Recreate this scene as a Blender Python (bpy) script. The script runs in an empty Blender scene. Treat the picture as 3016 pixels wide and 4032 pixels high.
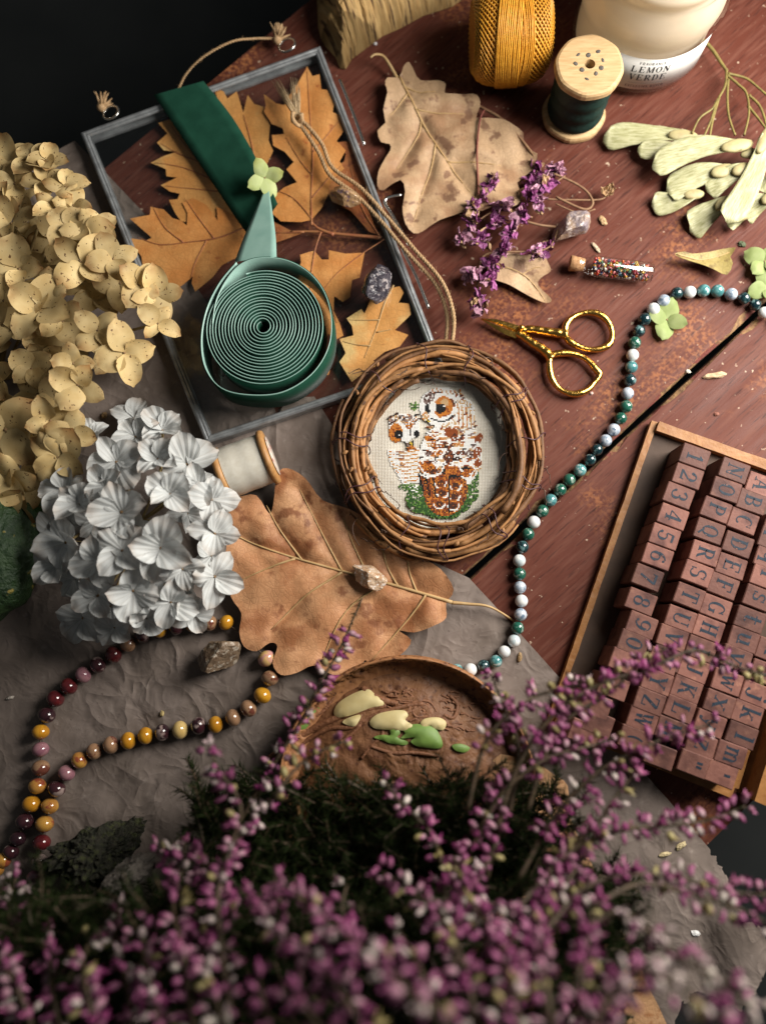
import bpy, bmesh, math, random
from mathutils import Vector, Matrix, noise
from mathutils.geometry import delaunay_2d_cdt
sc = bpy.context.scene
col = sc.collection
R = math.radians
rnd = random.Random(11)

# ---------------------------------------------------------------- camera
FPX, IW, IH = 3000.0, 3016.0, 4032.0
nadir = Vector((92, -424, -FPX)).normalized()          # straight down, seen in camera axes
zc = -nadir
xc = (Vector((1, 0, 0)) - zc * zc.x).normalized()
yc = zc.cross(xc)
CM = Matrix((xc, yc, zc))                              # camera axes -> world axes
DIST = 0.48
def ray(px, py):
    return CM @ Vector(((px - IW / 2) / FPX, -(py - IH / 2) / FPX, -1.0))
CAM = -DIST * ray(IW / 2, IH / 2)
def P(px, py, z=0.0):                                  # a place on the level plane z (metres)
    r = ray(px, py); t = (z - CAM.z) / r.z
    return CAM + r * t
cd = bpy.data.cameras.new('camera'); co = bpy.data.objects.new('camera', cd); col.objects.link(co)
cd.sensor_fit = 'VERTICAL'; cd.sensor_height = 36.0; cd.sensor_width = 36.0; cd.lens = FPX / IH * 36.0
co.matrix_world = Matrix.Translation(CAM) @ CM.to_4x4()
cd.clip_start = 0.01; cd.clip_end = 20
cd.dof.use_dof = True; cd.dof.focus_distance = 0.460; cd.dof.aperture_fstop = 2.6
sc.camera = co
sc.cycles.diffuse_bounces = 1
sc.render.resolution_x = 765; sc.render.resolution_y = 1024

# ---------------------------------------------------------------- light
w = bpy.data.worlds.new('World'); sc.world = w; w.use_nodes = True
bg = w.node_tree.nodes['Background']; bg.inputs[0].default_value = (0.95, 1.0, 1.0, 1); bg.inputs[1].default_value = 0.050
el, az = R(42), R(17)
ld = bpy.data.lights.new('window_light', 'AREA'); ld.shape = 'RECTANGLE'; ld.size = 0.28; ld.size_y = 0.38
ld.energy = 7.5; ld.color = (1.0, 0.955, 0.885)
lo = bpy.data.objects.new('window_light', ld); col.objects.link(lo)
ldir = Vector((math.cos(el) * math.cos(az), math.cos(el) * math.sin(az), math.sin(el)))
lo.location = Vector((0.43, 0.20, 0.33)); ldir = lo.location.normalized()
lo.rotation_euler = (-ldir).to_track_quat('-Z', 'Y').to_euler()
sc.view_settings.view_transform = 'Standard'; sc.view_settings.look = 'None'
sc.view_settings.exposure = 0.0; sc.view_settings.gamma = 1.0

# ---------------------------------------------------------------- helpers
WM = {}
def link(o, parent, M):
    col.objects.link(o)
    if parent is not None:
        o.parent = parent; o.matrix_parent_inverse = WM[parent].inverted()
    o.matrix_basis = M; WM[o] = M
    return o
I4 = Matrix.Identity(4)
def tag(o, label, cat, group=None, kind=None):
    o['label'] = label; o['category'] = cat
    if group: o['group'] = group
    if kind: o['kind'] = kind
    return o
def thing(name, label, cat, loc=(0, 0, 0), group=None):
    o = bpy.data.objects.new(name, None); o.empty_display_size = 0.01
    link(o, None, Matrix.Translation(Vector(loc)))
    return tag(o, label, cat, group)
class MB:
    def __init__(s): s.v = []; s.f = []; s.m = []; s.c = []
    def add(s, vs, fs, mi=0, cols=None):
        b = len(s.v); s.v += [tuple(q) for q in vs]
        s.f += [tuple(i + b for i in q) for q in fs]; s.m += [mi] * len(fs)
        s.c += list(cols) if cols else [(1, 1, 1, 1)] * len(vs)
        return s
    def mesh(s, name, mats, smooth=True, color=False):
        me = bpy.data.meshes.new(name); me.from_pydata(s.v, [], s.f)
        for m in (mats if isinstance(mats, (list, tuple)) else [mats]): me.materials.append(m)
        me.polygons.foreach_set('material_index', s.m)
        me.polygons.foreach_set('use_smooth', [smooth] * len(s.f))
        if color:
            a = me.color_attributes.new('Col', 'FLOAT_COLOR', 'POINT')
            a.data.foreach_set('color', [x for q in s.c for x in q])
        me.update()
        return me
    def build(s, name, mats, parent=None, smooth=True, color=False, M=None):
        me = s.mesh(name, mats, smooth, color)
        o = bpy.data.objects.new(name, me)
        if M is None:                                   # origin at the middle of the piece's foot
            xs = [q[0] for q in s.v]; ys = [q[1] for q in s.v]; zs = [q[2] for q in s.v]
            c = Vector(((min(xs) + max(xs)) / 2, (min(ys) + max(ys)) / 2, min(zs)))
            me.transform(Matrix.Translation(-c)); M = Matrix.Translation(c)
        return link(o, parent, M)
def inst(name, me, parent, M):
    return link(bpy.data.objects.new(name, me), parent, M)
def n3(x, y, z=0.0): return noise.noise(Vector((x, y, z)))
def spline(pts, k=6, closed=False):
    pts = [Vector(p) for p in pts]; n = len(pts); out = []
    rng = range(n) if closed else range(n - 1)
    for i in rng:
        if closed: a, b, c, d = pts[(i - 1) % n], pts[i], pts[(i + 1) % n], pts[(i + 2) % n]
        else: a, b, c, d = pts[max(i - 1, 0)], pts[i], pts[i + 1], pts[min(i + 2, n - 1)]
        for j in range(k):
            t = j / k
            out.append(0.5 * ((2 * b) + (c - a) * t + (2 * a - 5 * b + 4 * c - d) * t * t + (3 * b - a - 3 * c + d) * t ** 3))
    if not closed: out.append(pts[-1].copy())
    return out
def tube(mb, pts, rad, n=6, mi=0, closed=False, cols=None):
    pts = [Vector(p) for p in pts]; m = len(pts)
    if m < 2: return
    vs = []; fs = []; cc = []
    up = None
    for i, p in enumerate(pts):
        if closed: t = pts[(i + 1) % m] - pts[i - 1]
        else: t = pts[min(i + 1, m - 1)] - pts[max(i - 1, 0)]
        if t.length < 1e-9: t = Vector((0, 0, 1))
        t.normalize()
        if up is None:
            up = Vector((0, 0, 1)) if abs(t.z) < .9 else Vector((1, 0, 0))
        a = (up - t * up.dot(t))
        if a.length < 1e-6: a = t.orthogonal()
        a.normalize(); b = t.cross(a); up = a
        r = rad[i] if isinstance(rad, (list, tuple)) else rad
        for k in range(n):
            an = 2 * math.pi * k / n
            vs.append(p + (a * math.cos(an) + b * math.sin(an)) * r)
            if cols: cc.append(cols[i])
    for i in range(m if closed else m - 1):
        j = (i + 1) % m
        for k in range(n):
            l = (k + 1) % n
            fs.append((i * n + k, i * n + l, j * n + l, j * n + k))
    if not closed:
        fs.append(tuple(range(n - 1, -1, -1))); fs.append(tuple((m - 1) * n + k for k in range(n)))
    mb.add(vs, fs, mi, cc if cols else None)
def lathe(mb, prof, n=32, M=I4, mi=0, fn=None):
    vs = []; fs = []
    for r, z in prof:
        for k in range(n):
            a = 2 * math.pi * k / n; rr = fn(r, z, a) if fn else r
            vs.append(M @ Vector((rr * math.cos(a), rr * math.sin(a), z)))
    for i in range(len(prof) - 1):
        for k in range(n):
            l = (k + 1) % n
            fs.append((i * n + k, i * n + l, (i + 1) * n + l, (i + 1) * n + k))
    if prof[0][0] > 1e-6: fs.append(tuple(range(n - 1, -1, -1)))
    if prof[-1][0] > 1e-6: fs.append(tuple((len(prof) - 1) * n + k for k in range(n)))
    mb.add(vs, fs, mi)
def box(mb, c, d, M=I4, mi=0):
    x, y, z = c; a, b, h = d[0] / 2, d[1] / 2, d[2] / 2
    vs = [M @ Vector((x + i * a, y + j * b, z + k * h)) for k in (-1, 1) for i, j in ((-1, -1), (1, -1), (1, 1), (-1, 1))]
    mb.add(vs, [(3, 2, 1, 0), (4, 5, 6, 7), (0, 1, 5, 4), (1, 2, 6, 5), (2, 3, 7, 6), (3, 0, 4, 7)], mi)
def bevel_box_mesh(name, d, bev, mat, seg=1):
    bm = bmesh.new(); bmesh.ops.create_cube(bm, size=1)
    for v in bm.verts: v.co = Vector((v.co.x * d[0], v.co.y * d[1], (v.co.z + .5) * d[2]))
    bmesh.ops.bevel(bm, geom=bm.edges[:], offset=bev, segments=seg, affect='EDGES', profile=.5)
    me = bpy.data.meshes.new(name); bm.to_mesh(me); bm.free(); me.materials.append(mat); return me
def ball(mb, c, r, nu=8, nv=5, M=None, mi=0, cols=None, fn=None):
    vs = []; fs = []; cc = []
    c = Vector(c)
    rr = r if isinstance(r, (list, tuple, Vector)) else (r, r, r)
    for j in range(nv + 1):
        th = math.pi * j / nv
        for i in range(nu):
            ph = 2 * math.pi * i / nu
            q = Vector((math.sin(th) * math.cos(ph), math.sin(th) * math.sin(ph), math.cos(th)))
            s = fn(q) if fn else 1.0
            q = Vector((q.x * rr[0] * s, q.y * rr[1] * s, q.z * rr[2] * s))
            if M is not None: q = M @ q
            vs.append(c + q)
            if cols: cc.append(cols(j / nv))
    for j in range(nv):
        for i in range(nu):
            l = (i + 1) % nu
            a, b, d, e = j * nu + i, (j + 1) * nu + i, (j + 1) * nu + l, j * nu + l
            if j == 0: fs.append((a, b, d))
            elif j == nv - 1: fs.append((a, b, e))
            else: fs.append((a, b, d, e))
    mb.add(vs, fs, mi, cc if cols else None)
def inside(p, poly):
    x, y = p; r = False; j = len(poly) - 1
    for i in range(len(poly)):
        xi, yi = poly[i]; xj, yj = poly[j]
        if (yi > y) != (yj > y) and x < (xj - xi) * (y - yi) / (yj - yi) + xi: r = not r
        j = i
    return r
def C(x0, y0, pts, k=0.60423):                          # reading of a detail view -> photograph pixels
    return [(x0 + p[0] * k, y0 + p[1] * k) + tuple(p[2:]) for p in pts]
def V(pts): return [(p[0] * 1.8224, p[1] * 1.8224) + tuple(p[2:]) for p in pts]
def sheet(poly, step, zf, thick, mb=None, mi=0, seed=1):
    """closed thin body over a 2-D outline: poly world xy, zf(x, y) its upper face"""
    mb = mb or MB(); q = random.Random(seed)
    b = []
    n = len(poly)
    for i in range(n):
        a, c = Vector(poly[i][:2]), Vector(poly[(i + 1) % n][:2]); m = max(1, int((c - a).length / step))
        for j in range(m): b.append(a + (c - a) * j / m)
    pl = [(p.x, p.y) for p in b]
    xs = [p[0] for p in pl]; ys = [p[1] for p in pl]
    pts = list(b); nb = len(b)
    y = min(ys); row = 0
    while y < max(ys):
        x = min(xs) + (step / 2 if row % 2 else 0)
        while x < max(xs):
            c = (x + q.uniform(-.25, .25) * step, y + q.uniform(-.25, .25) * step)
            if inside(c, pl) and min((c[0] - p[0]) ** 2 + (c[1] - p[1]) ** 2 for p in pl) > (step * .45) ** 2:
                pts.append(Vector(c))
            x += step
        y += step * .87; row += 1
    vo, eo, fo, *_ = delaunay_2d_cdt(pts, [(i, (i + 1) % nb) for i in range(nb)], [list(range(nb))], 1, 1e-7)
    N = len(vo)
    vs = [(v.x, v.y, zf(v.x, v.y)) for v in vo] + [(v.x, v.y, zf(v.x, v.y) - thick) for v in vo]
    fs = []; cnt = {}
    for f in fo:
        a = sum((vo[f[i]].x * vo[f[(i + 1) % len(f)]].y - vo[f[(i + 1) % len(f)]].x * vo[f[i]].y) for i in range(len(f)))
        f = list(f) if a > 0 else list(f)[::-1]
        fs.append(tuple(f)); fs.append(tuple(i + N for i in reversed(f)))
        for i in range(len(f)):
            e = (f[i], f[(i + 1) % len(f)]); cnt[e] = 1
    sv = []; sf = []
    for (a, c) in list(cnt):
        if (c, a) not in cnt: k = len(sv); sv += [vs[a], vs[a + N], vs[c + N], vs[c]]; sf.append((k, k + 1, k + 2, k + 3))
    mb.add(vs, fs, mi); mb.add(sv, sf, mi)
    return mb

# ---------------------------------------------------------------- materials
def nodes(name):
    m = bpy.data.materials.new(name); m.use_nodes = True
    nt = m.node_tree; return m, nt, nt.nodes['Principled BSDF']
def mixc(nt, fac, a, b, mode='MIX'):
    n = nt.nodes.new('ShaderNodeMix'); n.data_type = 'RGBA'; n.blend_type = mode
    for s, val in ((0, fac), (6, a), (7, b)):
        if isinstance(val, bpy.types.NodeSocket): nt.links.new(val, n.inputs[s])
        elif s == 0: n.inputs[0].default_value = val
        else: n.inputs[s].default_value = tuple(val)[:3] + (1,)
    return n.outputs[2]
def coords(nt, kind='Object', scale=(1, 1, 1), rot=(0, 0, 0), rand=True):
    t = nt.nodes.new('ShaderNodeTexCoord'); o = t.outputs[kind]
    if rand:
        oi = nt.nodes.new('ShaderNodeObjectInfo'); a = nt.nodes.new('ShaderNodeVectorMath'); a.operation = 'MULTIPLY_ADD'
        nt.links.new(oi.outputs['Random'], a.inputs[0]); a.inputs[1].default_value = (7.1, 3.3, 5.7)
        nt.links.new(o, a.inputs[2]); o = a.outputs[0]
    if tuple(rot) != (0, 0, 0):
        r_ = nt.nodes.new('ShaderNodeMapping'); r_.inputs['Rotation'].default_value = rot; nt.links.new(o, r_.inputs[0]); o = r_.outputs[0]; rot = (0, 0, 0)
    mp = nt.nodes.new('ShaderNodeMapping'); mp.inputs['Scale'].default_value = scale; mp.inputs['Rotation'].default_value = rot
    nt.links.new(o, mp.inputs[0]); return mp.outputs[0]
def tex(nt, vec, scale, detail=4, rough=.55, lo=.35, hi=.65, kind='noise', dist=0.0):
    if kind == 'noise':
        n = nt.nodes.new('ShaderNodeTexNoise'); n.inputs['Scale'].default_value = scale; n.inputs['Detail'].default_value = detail
        n.inputs['Roughness'].default_value = rough; n.inputs['Distortion'].default_value = dist; o = n.outputs[0]
    elif kind == 'voronoi':
        n = nt.nodes.new('ShaderNodeTexVoronoi'); n.inputs['Scale'].default_value = scale; o = n.outputs['Distance']
    elif kind == 'crack':
        n = nt.nodes.new('ShaderNodeTexVoronoi'); n.feature = 'DISTANCE_TO_EDGE'; n.inputs['Scale'].default_value = scale; o = n.outputs['Distance']
    nt.links.new(vec, n.inputs['Vector'])
    r = nt.nodes.new('ShaderNodeMapRange'); r.inputs[1].default_value = lo; r.inputs[2].default_value = hi
    nt.links.new(o, r.inputs[0]); return r.outputs[0]
def bump(nt, b, h, strength=.4, dist=.001):
    n = nt.nodes.new('ShaderNodeBump'); n.inputs['Strength'].default_value = strength; n.inputs['Distance'].default_value = dist
    nt.links.new(h, n.inputs['Height']); nt.links.new(n.outputs[0], b.inputs['Normal'])
def pm(name, c1, c2=None, scale=150, rough=.6, c3=None, s3=400, lo3=.6, hi3=.7, bs=None, bstr=.3, bd=.0005, metal=0, coat=0,
       stretch=(1, 1, 1), rot=(0, 0, 0), orand=0.0, spec=.5, lo=.35, hi=.65, fac3=1.0, rand=True, dist=0.0, ior=None, kind='Object', sheen=0, c4=None, s4=60, lo4=.5, hi4=.65):
    m, nt, b = nodes(name)
    v = coords(nt, kind, stretch, rot, rand); c = None
    if c2: c = mixc(nt, tex(nt, v, scale, lo=lo, hi=hi, dist=dist), c1, c2)
    if c4: c = mixc(nt, tex(nt, v, s4, lo=lo4, hi=hi4, detail=5), c or c1, c4)
    if c3:
        f = tex(nt, v, s3, lo=lo3, hi=hi3, detail=3)
        if fac3 != 1:
            mm = nt.nodes.new('ShaderNodeMath'); mm.operation = 'MULTIPLY'; nt.links.new(f, mm.inputs[0]); mm.inputs[1].default_value = fac3; f = mm.outputs[0]
        c = mixc(nt, f, c or c1, c3)
    if orand:
        oi = nt.nodes.new('ShaderNodeObjectInfo'); h = nt.nodes.new('ShaderNodeHueSaturation')
        r = nt.nodes.new('ShaderNodeMapRange'); r.inputs[3].default_value = 1 - orand; r.inputs[4].default_value = 1 + orand * .6
        nt.links.new(oi.outputs['Random'], r.inputs[0]); nt.links.new(r.outputs[0], h.inputs['Value'])
        if c: nt.links.new(c, h.inputs['Color'])
        else: h.inputs['Color'].default_value = tuple(c1) + (1,)
        c = h.outputs[0]
    if c: nt.links.new(c, b.inputs['Base Color'])
    else: b.inputs['Base Color'].default_value = tuple(c1) + (1,)
    b.inputs['Roughness'].default_value = rough; b.inputs['Metallic'].default_value = metal
    b.inputs['Coat Weight'].default_value = coat; b.inputs['Coat Roughness'].default_value = .05
    b.inputs['Specular IOR Level'].default_value = spec
    if sheen: b.inputs['Sheen Weight'].default_value = sheen; b.inputs['Sheen Roughness'].default_value = .4
    if bs: bump(nt, b, tex(nt, v, bs, lo=0, hi=1, detail=5), bstr, bd)
    return m
def colmat(name, rough=.5, spec=.3, trans=0.0):
    m, nt, b = nodes(name); a = nt.nodes.new('ShaderNodeVertexColor'); a.layer_name = 'Col'
    nt.links.new(a.outputs[0], b.inputs['Base Color']); b.inputs['Roughness'].default_value = rough; b.inputs['Specular IOR Level'].default_value = spec
    return m
def glassmat(name, tint=(.93, .96, .95), boost=1.0, rough=.02):
    m = bpy.data.materials.new(name); m.use_nodes = True; nt = m.node_tree; nt.nodes.clear()
    o = nt.nodes.new('ShaderNodeOutputMaterial'); t = nt.nodes.new('ShaderNodeBsdfTransparent'); g = nt.nodes.new('ShaderNodeBsdfGlossy')
    t.inputs[0].default_value = tint + (1,); g.inputs['Roughness'].default_value = rough
    f = nt.nodes.new('ShaderNodeLayerWeight'); pw = nt.nodes.new('ShaderNodeMath'); pw.operation = 'POWER'; pw.inputs[1].default_value = 5; nt.links.new(f.outputs['Facing'], pw.inputs[0])
    mm = nt.nodes.new('ShaderNodeMath'); mm.operation = 'MULTIPLY_ADD'; mm.inputs[1].default_value = .8 * boost; mm.inputs[2].default_value = .035 * boost; nt.links.new(pw.outputs[0], mm.inputs[0])
    x = nt.nodes.new('ShaderNodeMixShader'); nt.links.new(mm.outputs[0], x.inputs[0]); nt.links.new(t.outputs[0], x.inputs[1]); nt.links.new(g.outputs[0], x.inputs[2])
    nt.links.new(x.outputs[0], o.inputs[0]); return m
# ---------------------------------------------------------------- floor, table, paper
m_floor = pm('floor_dark', (.03, .033, .034), (.04, .043, .043), 8, .9, spec=.1)
mb = MB(); mb.add([(-3, -3, -.35), (3, -3, -.35), (3, 3, -.35), (-3, 3, -.35)], [(0, 1, 2, 3)])
fl = mb.build('floor', m_floor, smooth=False); fl['kind'] = 'structure'

cA, cB = P(2922, 1287), P(1846, 2265)
tu = (cA - cB).normalized(); tn = Vector((-tu.y, tu.x, 0))            # along the planks; towards the upper left
plank_rot = math.atan2(tu.y, tu.x)
def table_paint():
    m, nt, b = nodes('worn_red_brown_paint')
    v = coords(nt, 'Object', (1, 1, 1), (0, 0, 0), False)
    vs = coords(nt, 'Object', (.16, 1.6, 1), (0, 0, -plank_rot), False)
    c = mixc(nt, tex(nt, v, 9, lo=.3, hi=.7), (.092, .027, .018), (.122, .039, .026))
    c = mixc(nt, tex(nt, vs, 240, lo=.45, hi=.75, detail=6), c, (.150, .058, .040))
    c = mixc(nt, tex(nt, vs, 420, lo=.56, hi=.72, detail=3), c, (.050, .017, .013))
    wear = tex(nt, v, 14, lo=.57, hi=.74, detail=3); fine = tex(nt, v, 420, lo=.45, hi=.62, detail=4)
    mm = nt.nodes.new('ShaderNodeMath'); mm.operation = 'MULTIPLY'; nt.links.new(wear, mm.inputs[0]); nt.links.new(fine, mm.inputs[1])
    c = mixc(nt, mm.outputs[0], c, (.36, .14, .055))
    c = mixc(nt, tex(nt, v, 260, lo=.70, hi=.75, detail=2), c, (.45, .33, .24))
    nt.links.new(c, b.inputs['Base Color'])
    rr = nt.nodes.new('ShaderNodeMapRange'); rr.inputs[3].default_value = .34; rr.inputs[4].default_value = .6
    nt.links.new(tex(nt, vs, 120), rr.inputs[0]); nt.links.new(rr.outputs[0], b.inputs['Roughness'])
    b.inputs['Specular IOR Level'].default_value = .10
    bump(nt, b, tex(nt, vs, 300, lo=0, hi=1, detail=6), .55, .0006)
    return m
m_paint = table_paint()
m_bare = pm('chipped_bare_wood', (.30, .17, .07), (.10, .05, .025), 260, .8, c3=(.16, .04, .03), s3=120, lo3=.5, hi3=.56, bs=500, bstr=.6, bd=.001, rand=False)
table = thing('table', 'worn red-brown painted wooden table top of two wide planks', 'table', (0, 0, -.03))
table['kind'] = 'structure'
def plank(n0, n1, crack0, crack1, seed):
    mb = MB(); L = 150; S = .9
    rows = []
    o = cB + tu * .05; o.z = 0
    def edge(nv, cr, sgn):
        out = [[], [], []]
        for i in range(L + 1):
            s = -S + 2 * S * i / L; k = s * 60
            j = (.0012 + .0105 * max(0, n3(k * .55, seed, 3) + n3(k * 2.3, seed, 8) * .45 - .05)) if cr else .0012
            e = (n3(k * .5, seed) * .0012) if cr else 0
            out[0].append(o + tu * s + tn * (nv + sgn * j + e) + Vector((0, 0, 0)))
            out[1].append(o + tu * s + tn * (nv + e + sgn * .0002) + Vector((0, 0, -.0022 - (.002 * n3(k * 2, seed, 5) if cr else 0))))
            out[2].append(o + tu * s + tn * nv + Vector((0, 0, -.028)))
        return out
    a = edge(n0, crack0, 1); b = edge(n1, crack1, -1)
    seq = [a[2], a[1], a[0], b[0], b[1], b[2]]
    vs = [p for r in seq for p in r]; n = L + 1
    for r in range(5):
        fs = [(r * n + i, (r) * n + i + 1, (r + 1) * n + i + 1, (r + 1) * n + i) for i in range(L)]
        fs = [f[::-1] for f in fs] if False else fs
        rows.append((fs, 0 if r in (2,) else (1 if (r in (0, 1) and crack0) or (r in (3, 4) and crack1) else 0)))
    base = len(mb.v); mb.v += [tuple(p) for p in vs]; mb.c += [(1, 1, 1, 1)] * len(vs)
    for fs, mi in rows: mb.f += fs; mb.m += [mi] * len(fs)
    f = [(5 * n + i, 5 * n + i + 1, i + 1, i) for i in range(L)]; mb.f += f; mb.m += [0] * L
    ends = [tuple(r * n for r in range(6)), tuple(r * n + L for r in range(5, -1, -1))]; mb.f += ends; mb.m += [0, 0]
    ob = mb.build('plank', [m_paint, m_bare], table, smooth=False)
    bm = bmesh.new(); bm.from_mesh(ob.data); bmesh.ops.recalc_face_normals(bm, faces=bm.faces[:]); bm.to_mesh(ob.data); bm.free()
def nof(px, py): return (P(px, py) - cB).dot(tn)
nTL = (nof(1000, 157) + nof(423, 665)) / 2; nBR = (nof(2783, 3334) + nof(2886, 3243)) / 2
plank(.0018, nTL, True, False, 2.0)
plank(nBR, -.0018, False, True, 9.0)

def kraftmat():
    m = pm('grey_brown_kraft_paper', (.175, .138, .116), (.225, .180, .156), 30, .78, c3=(.13, .10, .085), s3=500, lo3=.68, hi3=.72, bs=900, bstr=.25, bd=.0003, spec=.25, rand=False, c4=(.30, .25, .22), s4=160, lo4=.6, hi4=.8)
    nt = m.node_tree; b = nt.nodes['Principled BSDF']; v = coords(nt, 'Object', rand=False); hs = None
    for s_, am in ((9, 1.3), (22, .6), (52, .2), (120, .05)):
        d = nt.nodes.new('ShaderNodeTexNoise'); d.inputs['Scale'].default_value = s_; d.inputs['Detail'].default_value = 1.5; d.inputs['Distortion'].default_value = 1.1; nt.links.new(v, d.inputs['Vector'])
        sb_ = nt.nodes.new('ShaderNodeMath'); sb_.operation = 'SUBTRACT'; sb_.inputs[1].default_value = .5; nt.links.new(d.outputs[0], sb_.inputs[0])
        ab = nt.nodes.new('ShaderNodeMath'); ab.operation = 'ABSOLUTE'; nt.links.new(sb_.outputs[0], ab.inputs[0])
        mm = nt.nodes.new('ShaderNodeMath'); mm.operation = 'MULTIPLY_ADD'; nt.links.new(ab.outputs[0], mm.inputs[0]); mm.inputs[1].default_value = -am * 5
        if hs: nt.links.new(hs, mm.inputs[2])
        hs = mm.outputs[0]
    bump(nt, b, hs, .75, .0026)
    return m
m_kraft = kraftmat()
kp = [(435, 700), (574, 846), (760, 1110), (1010, 1470), (1097, 1640), (1130, 1570), (1240, 1565), (1480, 1950), (1705, 2212), (1845, 2276), (2010, 2455), (2180, 2645), (2420, 2915), (2600, 3120), (2783, 3334)]
kp += C(2116, 3132, [(1290, 480), (1345, 560), (1380, 660), (1420, 850), (1540, 890), (1600, 1020), (1612, 1100), (1570, 1180), (1530, 1240), (1500, 1340), (1440, 1370), (1475, 1420), (1390, 1480), (1290, 1450), (1130, 1410), (1085, 1440), (1095, 1500), (1030, 1480)], .5438)
kp += [(2640, 4080), (2560, 4250), (-250, 4250), (-260, 1300), (60, 700), (300, 560)]
qt = random.Random(9); kq = []
for i, p in enumerate(kp):                              # ragged where the sheet is torn
    kq.append(p); n_ = kp[(i + 1) % len(kp)]
    if p[0] > 2600 and p[1] > 3300 and n_[0] > 2600:
        for j in range(1, 6): kq.append((p[0] + (n_[0] - p[0]) * j / 6 + qt.uniform(-9, 9), p[1] + (n_[1] - p[1]) * j / 6 + qt.uniform(-9, 9)))
kw = [P(*p) for p in kq]
fold_a, fold_b = P(2905, 3620), P(2900, 3960)
def wrinkle(x, y):
    s = 0
    for sc_, am in ((11, 1.0), (27, .5), (60, .22)):
        s += am * (1 - 2.2 * abs(n3(x * sc_ + 3 * n3(x * 9, y * 9, 5), y * sc_, sc_)))
    return s
fa = P(2845, 3610)
def kraft_z(x, y):
    z = .0008 + .0011 * wrinkle(x, y)
    z = max(.0007, z)
    d = x - fa.x
    if y < fa.y + .03:
        k = min(1, max(0, (fa.y + .03 - y) / .03))
        if -.012 < d < .035: z += k * .013 * math.sin(max(0, min(math.pi, (d + .012) / .047 * math.pi)))
    # a broad buckle of the loose sheet near its free corner
    q = P(2560, 3350); r2 = ((x - q.x) ** 2 + (y - q.y) ** 2) / .035 ** 2
    if r2 < 6: z += .005 * math.exp(-r2) * (1 + .6 * n3(x * 70, y * 70, 4))
    return z
mb = sheet([(p.x, p.y) for p in kw], .0042, kraft_z, .0004, seed=3)
paper = mb.build('kraft_paper', m_kraft, smooth=True)
tag(paper, 'large crumpled sheet of grey-brown kraft paper spread over the table', 'paper')

# ---------------------------------------------------------------- leaves
def leafmat(name, c1, c2, spot, s3=140, lo3=.58, hi3=.66, scale=45, rough=.55, c4=None, fac3=.8):
    m = pm(name, c1, c2, scale, rough, c3=spot, s3=s3, lo3=lo3, hi3=hi3, bs=260, bstr=.35, bd=.0008, spec=.35, c4=c4, s4=28, lo4=.52, hi4=.62, fac3=fac3)
    nt = m.node_tree; b = nt.nodes['Principled BSDF']; v = coords(nt, 'Object'); base = b.inputs['Base Color'].links[0].from_socket   # net of fine veins
    net = tex(nt, v, 330, kind='crack', lo=.0, hi=.10); net2 = tex(nt, v, 120, kind='crack', lo=.0, hi=.06)
    mm = nt.nodes.new('ShaderNodeMath'); mm.operation = 'MINIMUM'; nt.links.new(net, mm.inputs[0]); nt.links.new(net2, mm.inputs[1])
    iv = nt.nodes.new('ShaderNodeMath'); iv.operation = 'MULTIPLY_ADD'; iv.inputs[1].default_value = -.20; iv.inputs[2].default_value = .20; nt.links.new(mm.outputs[0], iv.inputs[0])
    nt.links.new(mixc(nt, iv.outputs[0], base, tuple(x * .45 for x in c1)), b.inputs['Base Color'])
    fi = tex(nt, v, 45, lo=0, hi=1, detail=8, rough=.65); ad = nt.nodes.new('ShaderNodeMath'); ad.operation = 'MULTIPLY_ADD'; ad.inputs[1].default_value = .12; nt.links.new(mm.outputs[0], ad.inputs[0]); nt.links.new(fi, ad.inputs[2])
    bump(nt, b, ad.outputs[0], .42, .0014)
    return m
m_leaf_gold = leafmat('golden_oak_leaf', (.64, .255, .066), (.72, .345, .11), (.38, .10, .03), lo3=.64, hi3=.75, c4=(.60, .23, .055))
m_leaf_olive = leafmat('olive_gold_leaf', (.68, .34, .105), (.62, .27, .07), (.40, .13, .035), lo3=.66, hi3=.75, c4=(.66, .45, .18))
m_leaf_rust = leafmat('rust_leaf', (.30, .09, .028), (.38, .13, .04), (.18, .045, .02), c4=(.42, .18, .06))
m_leaf_tan = leafmat('spotted_tan_leaf', (.44, .28, .155), (.50, .335, .20), (.16, .075, .045), s3=75, lo3=.57, hi3=.63, c4=(.36, .205, .11))
m_leaf_brown = leafmat('big_brown_leaf', (.48, .215, .095), (.58, .31, .155), (.20, .065, .026), s3=90, lo3=.58, hi3=.68, c4=(.33, .13, .052))
m_vein = pm('pale_leaf_vein', (.50, .34, .16), (.44, .27, .11), 200, .6)
m_veinr = pm('reddish_leaf_vein', (.33, .10, .045), (.40, .17, .06), 200, .6)
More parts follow.
